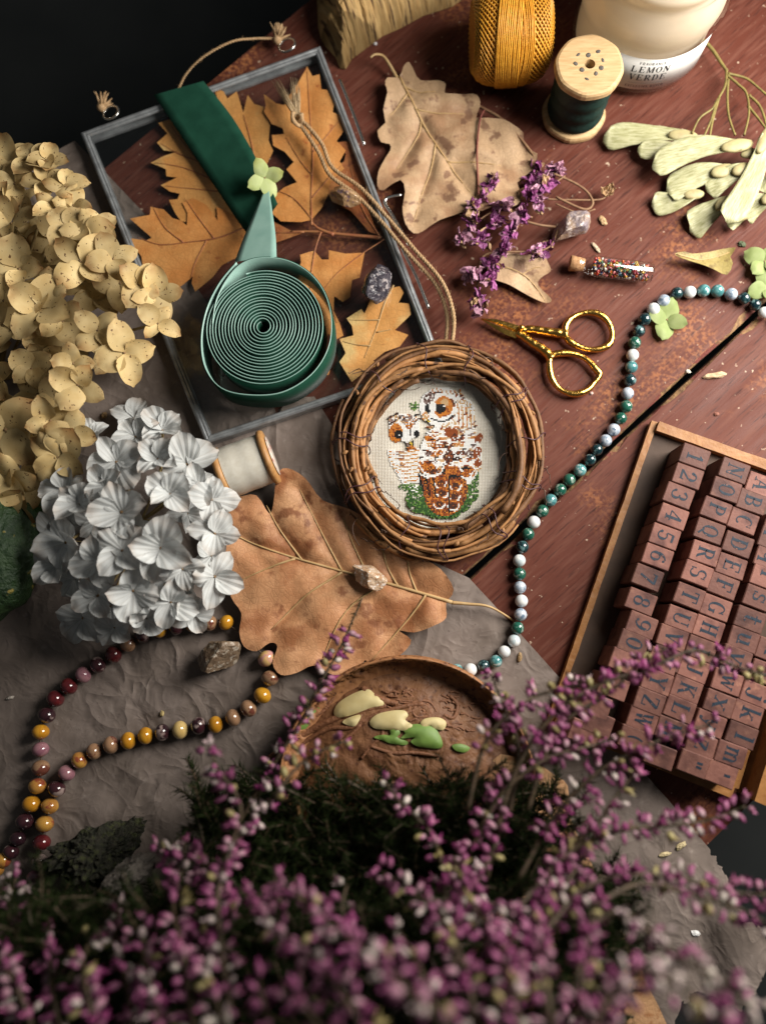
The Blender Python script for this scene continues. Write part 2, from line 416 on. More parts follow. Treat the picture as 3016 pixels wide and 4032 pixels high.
def leaf(name, label, outl, mat, z0, ribs=(), vmat=None, curl=.0015, smooth=3, group=None, seed=1, stem=None, step=.0024, zadd=None, stemz=None, ribr=.0006, cat='leaf', thick=.0002):
    w_ = [P(p[0], p[1], z0) for p in outl]
    if smooth: w_ = spline(w_, smooth, True)
    cx = sum(p.x for p in w_) / len(w_); cy = sum(p.y for p in w_) / len(w_)
    ext = max((p - Vector((cx, cy, z0))).length for p in w_)
    ribw = [[P(q[0], q[1], z0) for q in r] for r in ribs]
    segs = [(r[i], r[i + 1]) for r in ribw for i in range(len(r) - 1)]
    def zf(x, y):
        z = z0 + curl * (n3(x * 38 + seed, y * 38, seed) + .5 * n3(x * 90, y * 90 + seed, seed)) + curl * 1.1
        if segs:
            p = Vector((x, y, z0)); dm = 1
            for a, b in segs:
                ab = b - a; t = max(0, min(1, (p - a).dot(ab) / max(ab.length_squared, 1e-12)))
                dm = min(dm, (p - a - ab * t).length)
            z += curl * 1.3 * (1 - math.exp(-dm / .005))
        e = ((x - cx) ** 2 + (y - cy) ** 2) ** .5 / ext
        z += curl * 1.2 * e * e * (1 + n3(x * 25, y * 25, seed + 4))
        if zadd: z += zadd(x, y)
        return max(z, z0)
    mb = sheet([(p.x, p.y) for p in w_], step, zf, thick, seed=seed)
    t = thing(name, label, cat, (cx, cy, z0), group)
    mb.build('blade', mat, t)
    for i, r in enumerate(ribw):
        pts = spline(r, 5); n = len(pts)
        for p in pts: p.z = zf(p.x, p.y) + ribr * .55
        rr = [(ribr if i == 0 else ribr * .72) * (1.1 - .8 * k / (n - 1)) for k in range(n)]
        v = MB(); tube(v, pts, rr, 5); v.build('vein' if i else 'midrib', vmat or m_vein, t)
    if stem:
        sp = [P(q[0], q[1], (q[2] if len(q) > 2 else z0 + .001)) for q in stem]
        v = MB(); pts = spline(sp, 5); n = len(pts)
        tube(v, pts, [.0006 + .0007 * (k / (n - 1)) for k in range(n)], 6); v.build('stem', vmat or m_vein, t)
    return t, zf
FZ = .0015                                             # foot of the glass frame
L1 = C(0, 0, [(1110, 790), (1040, 815), (1098, 880), (1030, 938), (1075, 990), (1160, 992), (988, 1068), (1088, 1112), (1092, 1158), (1160, 1165), (1055, 1215), (1115, 1258), (1178, 1270), (1165, 1308), (1110, 1315), (1150, 1400), (1185, 1450), (1290, 1480), (1420, 1500), (1600, 1470), (1600, 1250), (1450, 1000), (1280, 850)])
leaf('oak_leaf', 'golden jagged oak leaf behind glass half covered by green velvet ribbon', L1, m_leaf_olive, FZ + .0022, [C(0, 0, [(1640, 1400), (1400, 1180), (1200, 940), (1120, 830)]), C(0, 0, [(1400, 1180), (1200, 1100), (1010, 1070)]), C(0, 0, [(1300, 1060), (1150, 1000), (1050, 940)]), C(0, 0, [(1480, 1260), (1300, 1240), (1080, 1220)])], m_veinr, .0008, 0, 'leaves pressed in the glass frame', 3)
L2 = C(0, 0, [(830, 1560), (960, 1570), (995, 1555), (860, 1440), (985, 1410), (990, 1355), (1075, 1375), (1130, 1430), (1190, 1450), (1225, 1480), (1230, 1400), (1195, 1330), (1260, 1300), (1350, 1345), (1425, 1450), (1420, 1360), (1510, 1400), (1600, 1480), (1700, 1600)]) + C(0, 900, [(1580, 180), (1450, 250), (1395, 325), (1310, 395), (1280, 420), (1255, 360), (1262, 315), (1180, 392), (1150, 412), (1080, 330), (1040, 270), (940, 262), (930, 190), (870, 110)])
leaf('oak_leaf', 'broad golden-orange oak leaf pressed at lower left of the glass frame', L2, m_leaf_gold, FZ + .0034, [C(0, 900, [(1700, -40), (1450, 60), (1250, 90), (1050, 110), (900, 60)]), C(0, 900, [(1400, 70), (1300, -60), (1210, -190)]), C(0, 900, [(1200, 95), (1080, 0), (1000, -140)]), C(0, 900, [(1350, 80), (1280, 220), (1250, 330)])], m_veinr, .0008, 0, 'leaves pressed in the glass frame', 5)
L3 = C(1000, 0, [(350, 450), (385, 512), (430, 500), (442, 595), (480, 600), (525, 690), (515, 745), (560, 760), (585, 865), (540, 925), (600, 990), (560, 1060), (590, 1110), (500, 1200), (480, 1290), (440, 1370), (375, 1445), (310, 1460), (180, 1455), (110, 1390), (90, 1310), (200, 1230), (285, 1200), (215, 1115), (262, 1065), (205, 1000), (130, 960), (120, 890), (200, 880), (190, 845), (120, 820), (70, 740), (82, 700), (70, 630), (150, 690), (200, 700), (235, 640), (290, 560)])
leaf('oak_leaf', 'tall golden oak leaf pressed upright under the frayed twine knot', L3, m_leaf_gold, FZ + .0040, [C(1000, 0, [(380, 1480), (375, 1300), (385, 1050), (370, 800), (350, 480)]), C(1000, 0, [(380, 1150), (300, 1050), (210, 900)]), C(1000, 0, [(378, 1300), (480, 1180), (570, 1090)]), C(1000, 0, [(385, 1000), (470, 900), (560, 790)]), C(1000, 0, [(375, 1430), (260, 1300), (130, 1240)])], m_veinr, .0008, 0, 'leaves pressed in the glass frame', 8)
L3b = [(845, 355), (885, 368), (898, 395), (935, 366), (960, 447), (978, 380), (1003, 415), (1042, 428), (1065, 500), (1060, 560), (1078, 600), (1050, 660), (1000, 720), (940, 620), (900, 500)]
leaf('oak_leaf', 'small pointed golden leaf pressed between velvet ribbon and tall leaf', L3b, m_leaf_olive, FZ + .0026, [[(1020, 700), (990, 560), (960, 455)]], m_veinr, .0007, 0, 'leaves pressed in the glass frame', 9)
L4 = C(1000, 0, [(555, 945), (640, 935), (690, 1010), (700, 1100), (725, 1180), (770, 1290), (745, 1380), (790, 1490), (825, 1550), (750, 1520), (640, 1390), (560, 1340), (490, 1280), (450, 1230), (500, 1130), (590, 1060), (600, 1020)])
leaf('oak_leaf', 'dark rust-coloured oak leaf pressed beside the right metal rail', L4, m_leaf_rust, FZ + .0022, [C(1000, 0, [(820, 1555), (700, 1350), (620, 1050)])], m_veinr, .0008, 0, 'leaves pressed in the glass frame', 12, stem=[q + (FZ + .004,) for q in C(1000, 0, [(240, 1510), (400, 1510), (600, 1530), (830, 1550)])])
L4b = C(1000, 0, [(130, 1450), (250, 1510), (330, 1520), (260, 1545), (140, 1590), (60, 1600), (40, 1520)])
leaf('oak_leaf', 'narrow rust leaf tip showing right of the satin ribbon', L4b, m_leaf_rust, FZ + .0030, [C(1000, 0, [(330, 1520), (140, 1520)])], m_veinr, .0006, 0, 'leaves pressed in the glass frame', 14, stem=[q + (FZ + .0045,) for q in C(1000, 0, [(370, 1440), (420, 1490), (520, 1530)])])
L5 = C(1000, 900, [(305, 180), (395, 150), (445, 210), (490, 210), (490, 150), (600, 175), (722, 168), (690, 330), (640, 345), (628, 455), (580, 485), (525, 445), (520, 540), (560, 620), (585, 705), (520, 740), (490, 690), (450, 760), (515, 860), (490, 960), (455, 970), (300, 900), (280, 300), (310, 230)])
leaf('oak_leaf', 'orange-brown lobed oak leaf pressed right of the ribbon roll', L5, m_leaf_gold, FZ + .0034, [C(1000, 900, [(440, 30), (400, 150), (370, 350), (350, 700)]), C(1000, 900, [(850, 80), (700, 180), (540, 300), (440, 420)]), C(1000, 900, [(380, 300), (470, 420), (540, 620)])], m_veinr, .0008, 0, 'leaves pressed in the glass frame', 15)
L6 = C(1000, 900, [(860, 400), (950, 388), (975, 430), (942, 492), (1010, 500), (1022, 570), (918, 665), (1005, 700), (950, 775), (850, 812), (780, 865), (800, 900), (700, 960), (640, 1010), (560, 880), (600, 820), (560, 725), (650, 702), (640, 640), (605, 590), (700, 530), (722, 560), (760, 470)])
leaf('oak_leaf', 'pale tan oak leaf pressed below the dark amethyst stone', L6, m_leaf_olive, FZ + .0028, [C(1000, 900, [(910, 380), (850, 500), (800, 650), (720, 850)]), C(1000, 900, [(820, 600), (720, 600), (620, 600)]), C(1000, 900, [(800, 680), (900, 660)]), C(1000, 900, [(760, 770), (660, 760), (580, 740)])], m_vein, .0008, 0, 'leaves pressed in the glass frame', 17)

# loose leaves on the table
TL = C(1000, 0, [(945, 545), (870, 560), (858, 610), (872, 660), (845, 760), (858, 830), (808, 890), (830, 962), (885, 965), (890, 1010), (850, 1090), (815, 1170), (808, 1262), (850, 1288), (955, 1225), (985, 1300), (968, 1400), (985, 1500), (1040, 1560), (1100, 1545), (1200, 1480), (1330, 1430), (1480, 1420), (1600, 1380)]) + [(2000, 850), (2052, 806), (2030, 742), (2092, 694), (2104, 640), (2056, 606), (2052, 556), (2000, 515)] + C(1000, 0, [(1600, 825), (1520, 815), (1442, 800), (1465, 740), (1460, 685), (1420, 660), (1300, 662), (1238, 655), (1246, 600), (1200, 575), (1085, 572), (1045, 520), (1010, 470), (975, 490)])
leaf('oak_leaf', 'large spotted tan dried leaf lying face down right of the frame', TL, m_leaf_tan, .0006,
     [C(1000, 0, [(950, 540), (1050, 740), (1160, 930), (1260, 1080), (1350, 1215), (1480, 1380)]), C(1000, 0, [(1090, 800), (1070, 900), (1010, 1000), (930, 1130)]), C(1000, 0, [(1180, 970), (1150, 1130), (1090, 1300), (1040, 1480)]), C(1000, 0, [(1060, 750), (1200, 770), (1400, 770)]), C(1000, 0, [(1260, 1080), (1400, 1080), (1600, 1110)]), C(1000, 0, [(980, 600), (1080, 640), (1180, 640)]), C(1000, 0, [(1000, 650), (930, 740), (870, 800)])], m_vein, .0028, 2, None, 21,
     stem=[q for q in [C(1000, 0, [(760, 375)])[0] + (.012,), C(1000, 0, [(790, 355)])[0] + (.012,), C(1000, 0, [(845, 368)])[0] + (.010,), C(1000, 0, [(900, 450)])[0] + (.007,), C(1000, 0, [(950, 545)])[0] + (.004,)]], ribr=.0009)
BL = V([(500, 1078), (525, 1078), (560, 1075), (585, 1112), (596, 1090), (604, 1034), (625, 1018), (665, 1040), (700, 1085), (760, 1105), (830, 1150), (900, 1200), (950, 1232), (978, 1275), (962, 1305), (962, 1335), (935, 1352), (895, 1366), (862, 1362), (888, 1382), (872, 1408), (838, 1430), (806, 1440), (790, 1425), (770, 1452), (722, 1456), (682, 1436), (645, 1452), (612, 1456), (594, 1432), (604, 1396), (588, 1388), (560, 1406), (534, 1396), (524, 1365), (528, 1325), (505, 1290), (498, 1230), (470, 1180), (460, 1120)])
leaf('oak_leaf', 'big brown veined oak leaf lying under the wreath and citrine stone', BL, m_leaf_brown, .0034,
     [V([(975, 1302), (860, 1268), (760, 1240), (650, 1210), (560, 1180), (505, 1152), (465, 1115)]), V([(860, 1268), (835, 1220), (820, 1150)]), V([(740, 1235), (690, 1140), (650, 1060)]), V([(800, 1252), (765, 1180), (740, 1110)]), V([(655, 1212), (610, 1150), (580, 1095)]), V([(830, 1262), (750, 1320), (700, 1420)]), V([(740, 1237), (660, 1290), (590, 1360)]), V([(640, 1208), (580, 1230), (515, 1260)]), V([(920, 1285), (880, 1340), (800, 1430)]), V([(900, 1280), (885, 1240), (880, 1200)])], m_vein, .0030, 3, None, 23,
     stem=[q + (z,) for q, z in zip(V([(1120, 1348), (1060, 1312), (1010, 1305), (975, 1302)]), (.0018, .0075, .0075, .0075))], ribr=.0011, step=.0024)
SL = C(2016, 900, [(-160, 210), (-60, 180), (60, 190), (180, 185), (225, 240), (243, 295), (180, 335), (168, 380), (243, 468), (232, 500), (160, 480), (60, 428), (-40, 380), (-150, 330)])
leaf('oak_leaf', 'small tan oak leaf lying beneath the purple dried flowers', SL, m_leaf_tan, .0010, [C(2016, 900, [(-120, 250), (20, 290), (120, 350), (210, 480)]), C(2016, 900, [(60, 310), (140, 270), (220, 270)])], m_vein, .0018, 3, None, 27)
FR = C(2016, 900, [(1040, 190), (1100, 178), (1150, 186), (1260, 172), (1350, 150), (1432, 150), (1400, 205), (1412, 250), (1375, 328), (1300, 292), (1180, 245), (1070, 218)])
leaf('leaf_fragment', 'torn olive leaf scrap lying above the bend of green beads', FR, leafmat('olive_scrap', (.26, .20, .06), (.34, .26, .09), (.14, .09, .03)), .0022, [C(2016, 900, [(1050, 195), (1220, 220), (1400, 170)])], m_vein, .0022, 2, None, 31)
TC = [(1900, 3010), (2080, 2990), (2170, 3040), (2225, 3085), (2232, 3200), (2290, 3330), (2350, 3455), (2400, 3600), (2470, 3700), (2530, 3850), (2570, 4080), (1900, 4100), (1700, 3600)]
leaf('dried_leaf', 'big tan dried leaf mostly hidden under the heather at bottom right', TC, leafmat('tan_leaf', (.50, .27, .13), (.58, .34, .18), (.36, .15, .06)), .0075, [[(2200, 4050), (2150, 3600), (2110, 3150)]], m_vein, .0025, 3, None, 33, step=.006)
# ---------------------------------------------------------------- glass frame
m_zinc = pm('dark_zinc', (.46, .48, .49), (.28, .29, .30), 120, .34, c3=(.45, .46, .46), s3=400, lo3=.6, hi3=.75, metal=.6, bs=300, bstr=.25)
m_glass = glassmat('frame_glass', (.993, .997, .996), .8, .03)
m_wire = pm('silver_wire', (.75, .74, .70), None, rough=.25, metal=1)
m_jute = pm('jute_fibre', (.46, .30, .155), (.34, .20, .10), 900, .85, c3=(.60, .44, .27), s3=1500, lo3=.5, hi3=.7, spec=.2)
GT = .0102                                             # upper face of the frame
fc = [P(317, 520, GT), P(1260, 178, GT), P(1746, 1434, GT), P(810, 1746, GT)]
frame = thing('glass_display_frame', 'zinc and glass display frame lying flat with pressed leaves inside', 'frame', P(1035, 970, FZ))
def rail(a, b, w_=.0046, z0=FZ, z1=GT):
    d = (b - a); L = d.length; d.normalize(); n = Vector((-d.y, d.x, 0))
    m = MB(); k = .0009
    prof = [(0, z0), (0, z1 - k), (k, z1), (w_ * .42, z1 + .0002), (w_ * .58, z1 - .0004), (w_ - k, z1 - .0003), (w_, z1 - k - .0003), (w_, z0 + .0068), (w_ * .35, z0 + .0060), (w_ * .35, z0 + .0022), (w_, z0 + .0018), (w_, z0)]
    N = 26; vs = []
    for i in range(N + 1):
        s = i / N
        for (o, z) in prof:
            cut = o * (1 - 2 * 0) * (1 if i == 0 else -1 if i == N else 0)
            p = a + d * (L * s + cut) - n * (o + .00018 * n3(s * 20, o * 900, a.x * 50))
            vs.append((p.x, p.y, z + .00012 * n3(s * 30, o * 700, 3)))
    q = len(prof); fs = [(i * q + j, i * q + (j + 1) % q, (i + 1) * q + (j + 1) % q, (i + 1) * q + j) for i in range(N) for j in range(q)]
    fs += [tuple(range(q))[::-1], tuple(N * q + j for j in range(q))]
    m.add(vs, fs); o = m.build('rail', m_zinc, frame, smooth=False)
    bm = bmesh.new(); bm.from_mesh(o.data); bmesh.ops.recalc_face_normals(bm, faces=bm.faces[:]); bm.to_mesh(o.data); bm.free()
for i in range(4): rail(fc[i], fc[(i + 1) % 4])
ctr = sum(fc, Vector()) / 4
for z in (FZ + .0003, FZ + .0066):
    vs = []
    for zz in (z, z + .0013):
        for p in fc:
            q = p + (ctr - p) * .021; vs.append((q.x, q.y, zz))
    m = MB(); m.add(vs, [(3, 2, 1, 0)[::-1], (4, 5, 6, 7)[::-1], (0, 1, 5, 4), (1, 2, 6, 5), (2, 3, 7, 6), (3, 0, 4, 7)])
    o = m.build('glass_pane', m_glass, frame, smooth=False)
    bm = bmesh.new(); bm.from_mesh(o.data); bmesh.ops.recalc_face_normals(bm, faces=bm.faces[:]); bm.to_mesh(o.data); bm.free()
for (px, py, r) in ((438, 444, 36), (1130, 178, 36)):
    c = P(px, py, .007); rr = r * .00016
    pts = [c + Vector((rr * math.cos(a), rr * .95 * math.sin(a), .0018 * math.sin(a + 2))) for a in [2 * math.pi * k / 26 for k in range(26)]]
    m = MB(); tube(m, pts, .0008, 8, closed=True); m.build('hanging_ring', m_wire, frame)
    # jute knot on the ring
    m = MB(); k0 = P(px - 38, py - 20, .008); q = random.Random(px)
    for i in range(16):
        d = Vector((q.uniform(-.3, .7), q.uniform(.2, 1), q.uniform(-.3, .6))).normalized()
        tube(m, [k0 + Vector((q.uniform(-1, 1), q.uniform(-1, 1), q.uniform(-1, 1))) * .002, k0 + d * .005, k0 + d * .0105 + Vector((q.uniform(-2, 2), q.uniform(-1, 1), 0)) * .001], [.0010, .0008, .0003], 5)
    ball(m, k0, (.0032, .0028, .003), 10, 6); m.build('cord_knot', m_jute, frame)
def twine(mb, pts, rad, plies=3, pitch=.006, n=5, fuzz=0, seed=1):
    pts = spline(pts, 14); q = random.Random(seed); L = 0; acc = [0]
    for i in range(1, len(pts)): L += (pts[i] - pts[i - 1]).length; acc.append(L)
    m = max(8, int(L / .0011)); res = []; j = 0
    for i in range(m + 1):
        s = L * i / m
        while j < len(acc) - 2 and acc[j + 1] < s: j += 1
        t = (s - acc[j]) / max(1e-9, acc[j + 1] - acc[j]); res.append((pts[j].lerp(pts[j + 1], t), (pts[j + 1] - pts[j]).normalized(), s))
    for k in range(plies):
        out = []
        for p, t, s in res:
            a = Vector((0, 0, 1)); a = (a - t * a.dot(t)); a = a.normalized() if a.length > 1e-5 else t.orthogonal().normalized(); b = t.cross(a)
            an = 2 * math.pi * (s / pitch + k / plies)
            out.append(p + (a * math.cos(an) + b * math.sin(an)) * rad * .52)
        tube(mb, out, rad * .56, n)
    for i in range(int(fuzz * L)):
        p, t, s = res[q.randrange(len(res))]; d = Vector((q.uniform(-1, 1), q.uniform(-1, 1), q.uniform(-.2, 1))).normalized()
        e = p + d * rad * q.uniform(1.5, 3.2) + t * q.uniform(-.003, .003)
        tube(mb, [p, (p + e) / 2 + d * rad * .5, e], [.00010, .00009, .00005], 3)
m = MB(); twine(m, [P(*q) for q in [(1082, 152, .008), (1000, 152, .012), (910, 165, .016), (800, 225, .014), (735, 290, .008), (700, 360, .003)]], .0009, 2, .004, 5, 300)
m.build('hanging_cord', m_jute, frame)
for pts in (C(1000, 0, [(1010, 1600), (900, 1400), (855, 1330), (870, 1290), (960, 1270)]), C(1000, 900, [(1140, 520), (1060, 320), (990, 180), (950, 90)]), C(1000, 0, [(720, 945), (640, 720), (560, 520)])):
    m = MB(); tube(m, spline([P(a, b, GT - .002) for a, b in pts], 6), .0011, 6); m.build('wire_clasp', m_wire, frame)

# ---------------------------------------------------------------- velvet ribbon roll
m_velvet = pm('green_velvet', (.008, .050, .030), (.012, .066, .040), 90, .8, bs=2500, bstr=.3, sheen=.08, spec=.1)
m_satin = pm('teal_satin_back', (.24, .42, .36), (.32, .51, .44), 60, .36, spec=.5, bs=2500, bstr=.12)
RB = FZ + .0081; RH = .024; RW = RB + RH
roll = thing('ribbon_roll', 'roll of dark green velvet ribbon with teal satin back', 'ribbon', P(1050, 1310, RB))
rc = P(1035, 1285, RW); rc.z = 0
def spiral(mb, r0, r1, turns, th, z0, z1, ph, ecc=(0, 0), n=70, fn=None):
    N = int(turns * n); vs = []; fs = []
    for i in range(N + 1):
        a = 2 * math.pi * i / n + ph; t = i / N; r = r0 + (r1 - r0) * t + .00045 * n3(a * .7, t * 9, 1)
        cx = rc + Vector(ecc + (0,)) * t ** 3
        d = Vector((math.cos(a), math.sin(a) * 1.0, 0)); dz = .0004 * n3(a * .4, 2, 3)
        for rr, z in ((r, z0), (r + th, z0), (r + th, z1 + dz), (r, z1 + dz)):
            p = cx + d * rr; vs.append((p.x, p.y, z))
    for i in range(N):
        for j in range(4): fs.append((i * 4 + j, i * 4 + (j + 1) % 4, i * 4 + 4 + (j + 1) % 4, i * 4 + 4 + j))
    fs += [(0, 1, 2, 3), (N * 4 + 3, N * 4 + 2, N * 4 + 1, N * 4)]
    mb.add(vs, fs)
turns = 17; rA, rB_ = .0030, .0362; pit = (rB_ - rA) / turns
m = MB(); spiral(m, rA, rB_, turns, pit * .27, RW - .0008, RW, 1.9, (.0008, -.0006)); m.build('satin_edge', m_satin, roll)
m = MB(); spiral(m, rA - pit * .12, rB_ - pit * .12, turns, pit * .50, RB + .0003, RW - .0010, 1.9, (.0008, -.0006)); m.build('velvet_coil', m_velvet, roll)
# outer loose loop and the tail that leaves it
def strip(mb, L, Rr, k=7, th=.0004):
    a = spline(L, k); b = spline(Rr, k); n = len(a); vs = []; fs = []; W_ = 6
    for i in range(n):
        t = (a[min(i + 1, n - 1)] - a[max(i - 1, 0)]); nn = t.cross(b[i] - a[i]); nn = nn.normalized() if nn.length > 1e-9 else Vector((0, 0, 1))
        for off in (0, -th):
            for j in range(W_ + 1): vs.append(a[i].lerp(b[i], j / W_) + nn * off)
    q = 2 * (W_ + 1)
    for i in range(n - 1):
        for j in range(W_):
            fs.append((i * q + j, i * q + j + 1, i * q + q + j + 1, i * q + q + j)); o = W_ + 1
            fs.append((i * q + o + j, i * q + q + o + j, i * q + q + o + j + 1, i * q + o + j + 1))
        fs.append((i * q, i * q + q, i * q + q + W_ + 1, i * q + W_ + 1)); fs.append((i * q + W_, i * q + 2 * W_ + 1, i * q + q + 2 * W_ + 1, i * q + q + W_))
    mb.add(vs, fs)
loop = V([(512, 567), (475, 612), (447, 670), (436, 735), (445, 795), (480, 838), (540, 852), (610, 846), (672, 808), (708, 752), (715, 690), (700, 632), (665, 588), (615, 562), (560, 558), (520, 572), (490, 605), (468, 650), (460, 700)])
top = [P(a, b, RW + .0006) for a, b in loop]
for off, mt, nm in ((0, m_satin, 'satin_outer_loop'), (.0006, m_velvet, 'velvet_outer_loop')):
    pts = spline(top, 6); vs = []; fs = []; N = len(pts)
    for i, p in enumerate(pts):
        t = (pts[min(i + 1, N - 1)] - pts[max(i - 1, 0)]).normalized(); n_ = Vector((-t.y, t.x, 0)) * -1
        for o, z in ((off, RB), (off + .00055, RB), (off + .00055, p.z - off * .8), (off, p.z - off * .8)):
            q = p + n_ * o; vs.append((q.x, q.y, z))
    for i in range(N - 1):
        for j in range(4): fs.append((i * 4 + j, i * 4 + (j + 1) % 4, i * 4 + 4 + (j + 1) % 4, i * 4 + 4 + j))
    fs += [(0, 1, 2, 3), (N * 4 - 1, N * 4 - 2, N * 4 - 3, N * 4 - 4)]
    m = MB(); m.add(vs, fs); o = m.build(nm, mt, roll)
    bm = bmesh.new(); bm.from_mesh(o.data); bmesh.ops.recalc_face_normals(bm, faces=bm.faces[:]); bm.to_mesh(o.data); bm.free()
def PV(l): return [P(a * 1.8224, b * 1.8224, z) for a, b, z in l]
m = MB(); strip(m, PV([(333, 205, .0128), (398, 303, .0117), (458, 393, .0117), (512, 474, .0122), (545, 520, .0135)]), PV([(440, 175, .0128), (500, 250, .0122), (545, 325, .0150), (582, 400, .0190), (600, 440, .0200)]), 7)
m.build('velvet_tail', m_velvet, roll)
m = MB(); strip(m, PV([(508, 566, .030), (527, 515, .027), (550, 462, .023), (568, 420, .0205), (577, 398, .0195)]), PV([(598, 556, .034), (596, 510, .030), (590, 465, .025), (584, 425, .0212), (580, 400, .0197)]), 7)
m.build('satin_tail', m_satin, roll)

# ---------------------------------------------------------------- spools, thread ball, jar
m_thread_y = pm('mustard_thread', (.62, .27, .022), (.74, .36, .04), 300, .42, c3=(.45, .17, .012), s3=900, lo3=.55, hi3=.75, spec=.4, bs=2500, bstr=.2)
yc_ = P(2008, 140, .029); yM = Matrix.Translation(yc_) @ Matrix.Rotation(R(2), 4, 'Z') @ Matrix.Rotation(R(90), 4, 'Y')
yb = thing('thread_ball', 'mustard yellow crochet thread ball lying beside the candle jar', 'thread ball', (yc_.x, yc_.y, 0))
YL, YR = .0245, .0285
def yprof(t):                                           # t -1..1 along the axis
    return YR * (1 - .20 * abs(t) ** 3.2 - .10 * abs(t) ** 12)
m = MB(); lathe(m, [(0.004, -YL * .93)] + [(yprof(t / 10) - .0011, YL * t / 10) for t in range(-10, 11)] + [(0.004, YL * .93)], 48, yM); m.build('core', pm('mustard_core', (.40, .15, .010), (.5, .2, .02), 300, .8), yb)
m = MB(); q = random.Random(4)
for fam in (1, -1):
    for s in range(46):
        a0 = 2 * math.pi * s / 46; pts = []
        for i in range(15):
            t = -1 + 2 * i / 14; a = a0 + fam * 1.05 * math.asin(max(-1, min(1, t * .97)))
            r = yprof(t) - (.0002 if fam > 0 else .0007); pts.append(yM @ Vector((r * math.cos(a), r * math.sin(a), YL * t)))
        tube(m, pts, .00062, 4)
o = m.build('thread_winding', m_thread_y, yb); o['kind'] = 'stuff'
m = MB()
for s in range(40):                                     # the last diagonal wraps about the waist
    tt = (s / 39 - .5) * .60; sl = (.0052 if s % 3 else -.004); pts = []
    for i in range(40):
        a = 2 * math.pi * i / 40; z = YL * tt + sl * math.sin(a + .6) + .0006 * n3(s * 3.1, a, 5); t = z / YL
        r = yprof(t) + .0004 + .0004 * (s % 3); pts.append(yM @ Vector((r * math.cos(a), r * math.sin(a), z)))
    tube(m, pts, .00052, 4, closed=True)
o = m.build('waist_wraps', m_thread_y, yb); o['kind'] = 'stuff'

def wood(name, a, b, grain=(1, 12, 1), scale=60, rough=.6, rot=(0, 0, 0), orand=0.0, dark=None):
    return pm(name, a, b, scale, rough, stretch=grain, rot=rot, bs=120, bstr=.35, bd=.0006, orand=orand, c3=dark, s3=90, lo3=.6, hi3=.7) if dark else pm(name, a, b, scale, rough, stretch=grain, rot=rot, bs=120, bstr=.35, bd=.0006, orand=orand)
m_spool = wood('pale_spool_wood', (.60, .41, .21), (.47, .29, .13), (2, 14, 2), 40, .65)
m_pit = pm('grey_pits', (.14, .12, .10), (.07, .06, .05), 900, .9)
st = P(2321, 254, .048); sb = Vector((st.x, st.y, 0))
def octr(r, z, a):
    k = math.cos(math.pi / 8) / max(.001, math.cos(((a + .2) % (math.pi / 4)) - math.pi / 8)); return r * (.55 + .45 * min(1.0, k * 1.03))
sp = thing('thread_spool', 'octagonal wooden spool of dark green thread standing by the jar', 'spool', sb)
Mt = Matrix.Translation(sb)
m = MB()
pr = [(.0032, .0485), (.0192, .0485), (.0206, .0478), (.0212, .0465), (.0212, .0435), (.0200, .0420), (.0120, .0412), (.0032, .0412)]
lathe(m, pr[::-1], 48, Mt, fn=lambda r, z, a: octr(r, z, a) if r > .01 else r)
m.f = m.f[:-2]; m.m = m.m[:-2]
vs = []; fs = []
for k in range(16):                                      # the hole through the middle
    a = 2 * math.pi * k / 16
    for z in (.0412, .0485): vs.append(sb + Vector((.0032 * math.cos(a), .0032 * math.sin(a), z)))
m.add(vs, [(2 * k, 2 * k + 1, (2 * k + 3) % 32, (2 * k + 2) % 32) for k in range(16)])
fl_ = m.build('upper_flange', m_spool, sp, smooth=False)
m = MB(); lathe(m, [(.0032, .0075), (.0150, .0068), (.0205, .0050), (.0212, .0035), (.0212, .0012), (.0200, .0), (.0032, 0)][::-1], 40, Mt, fn=lambda r, z, a: octr(r, z, a) if r > .01 else r); m.build('lower_flange', m_spool, sp, smooth=False)
m = MB(); lathe(m, [(.0030, .005), (.0030, .0405)], 16, Mt); m.build('core', m_pit, sp)
m = MB(); q = random.Random(6)
pr = []
for i in range(60):
    z = .0065 + .0345 * i / 59; pr.append((.0178 + .0006 * math.sin(i * .35) + (.00025 if i % 2 else -.0002), z))
lathe(m, [(.004, .0063)] + pr + [(.004, .0412)], 40, Mt); m.build('thread', pm('dark_green_thread', (.006, .020, .016), (.012, .035, .028), 500, .5, spec=.4, bs=2000, bstr=.3), sp)
for k in range(9):                                       # pits gnawed in the end grain
    a = 2 * math.pi * k / 9 + .3; r = .0082 + .0022 * math.sin(k * 2.3)
    m = MB(); ball(m, sb + Vector((r * math.cos(a), r * math.sin(a), .0485)), (.0009 + .0004 * (k % 3), .0016, .00022), 8, 4, Matrix.Rotation(a + k, 3, 'Z'), fn=lambda v_: 1 + .4 * n3(v_.x * 3 + k, v_.y * 3)); m.build('pit', m_pit, fl_)

# white thread spool on its side
wa, wb = P(868, 1872, .0185), P(1072, 1795, .0185)
ax = (wb - wa).normalized(); q4 = ax.to_track_quat('Z', 'Y').to_matrix().to_4x4(); WMx = Matrix.Translation(wa) @ q4; WLn = (wb - wa).length
ws = thing('thread_spool', 'wooden spool of white thread lying on its side by white hydrangea', 'spool', ((wa.x + wb.x) / 2, (wa.y + wb.y) / 2, .001))
m_wood2 = wood('amber_spool_wood', (.50, .27, .10), (.40, .19, .06), (8, 1, 8), 60, .5)
for z in (0, WLn - .0046):
    m = MB(); lathe(m, [(.003, z), (.0158, z), (.0172, z + .0008), (.0175, z + .0024), (.0166, z + .0042), (.003, z + .0046)], 40, WMx); m.build('flange', m_wood2, ws)
m = MB(); pr = []
for i in range(70): pr.append((.0158 - .0001 * math.cos(i * .2) + (.00016 if i % 2 else -.00012), .0044 + (WLn - .0092) * i / 69))
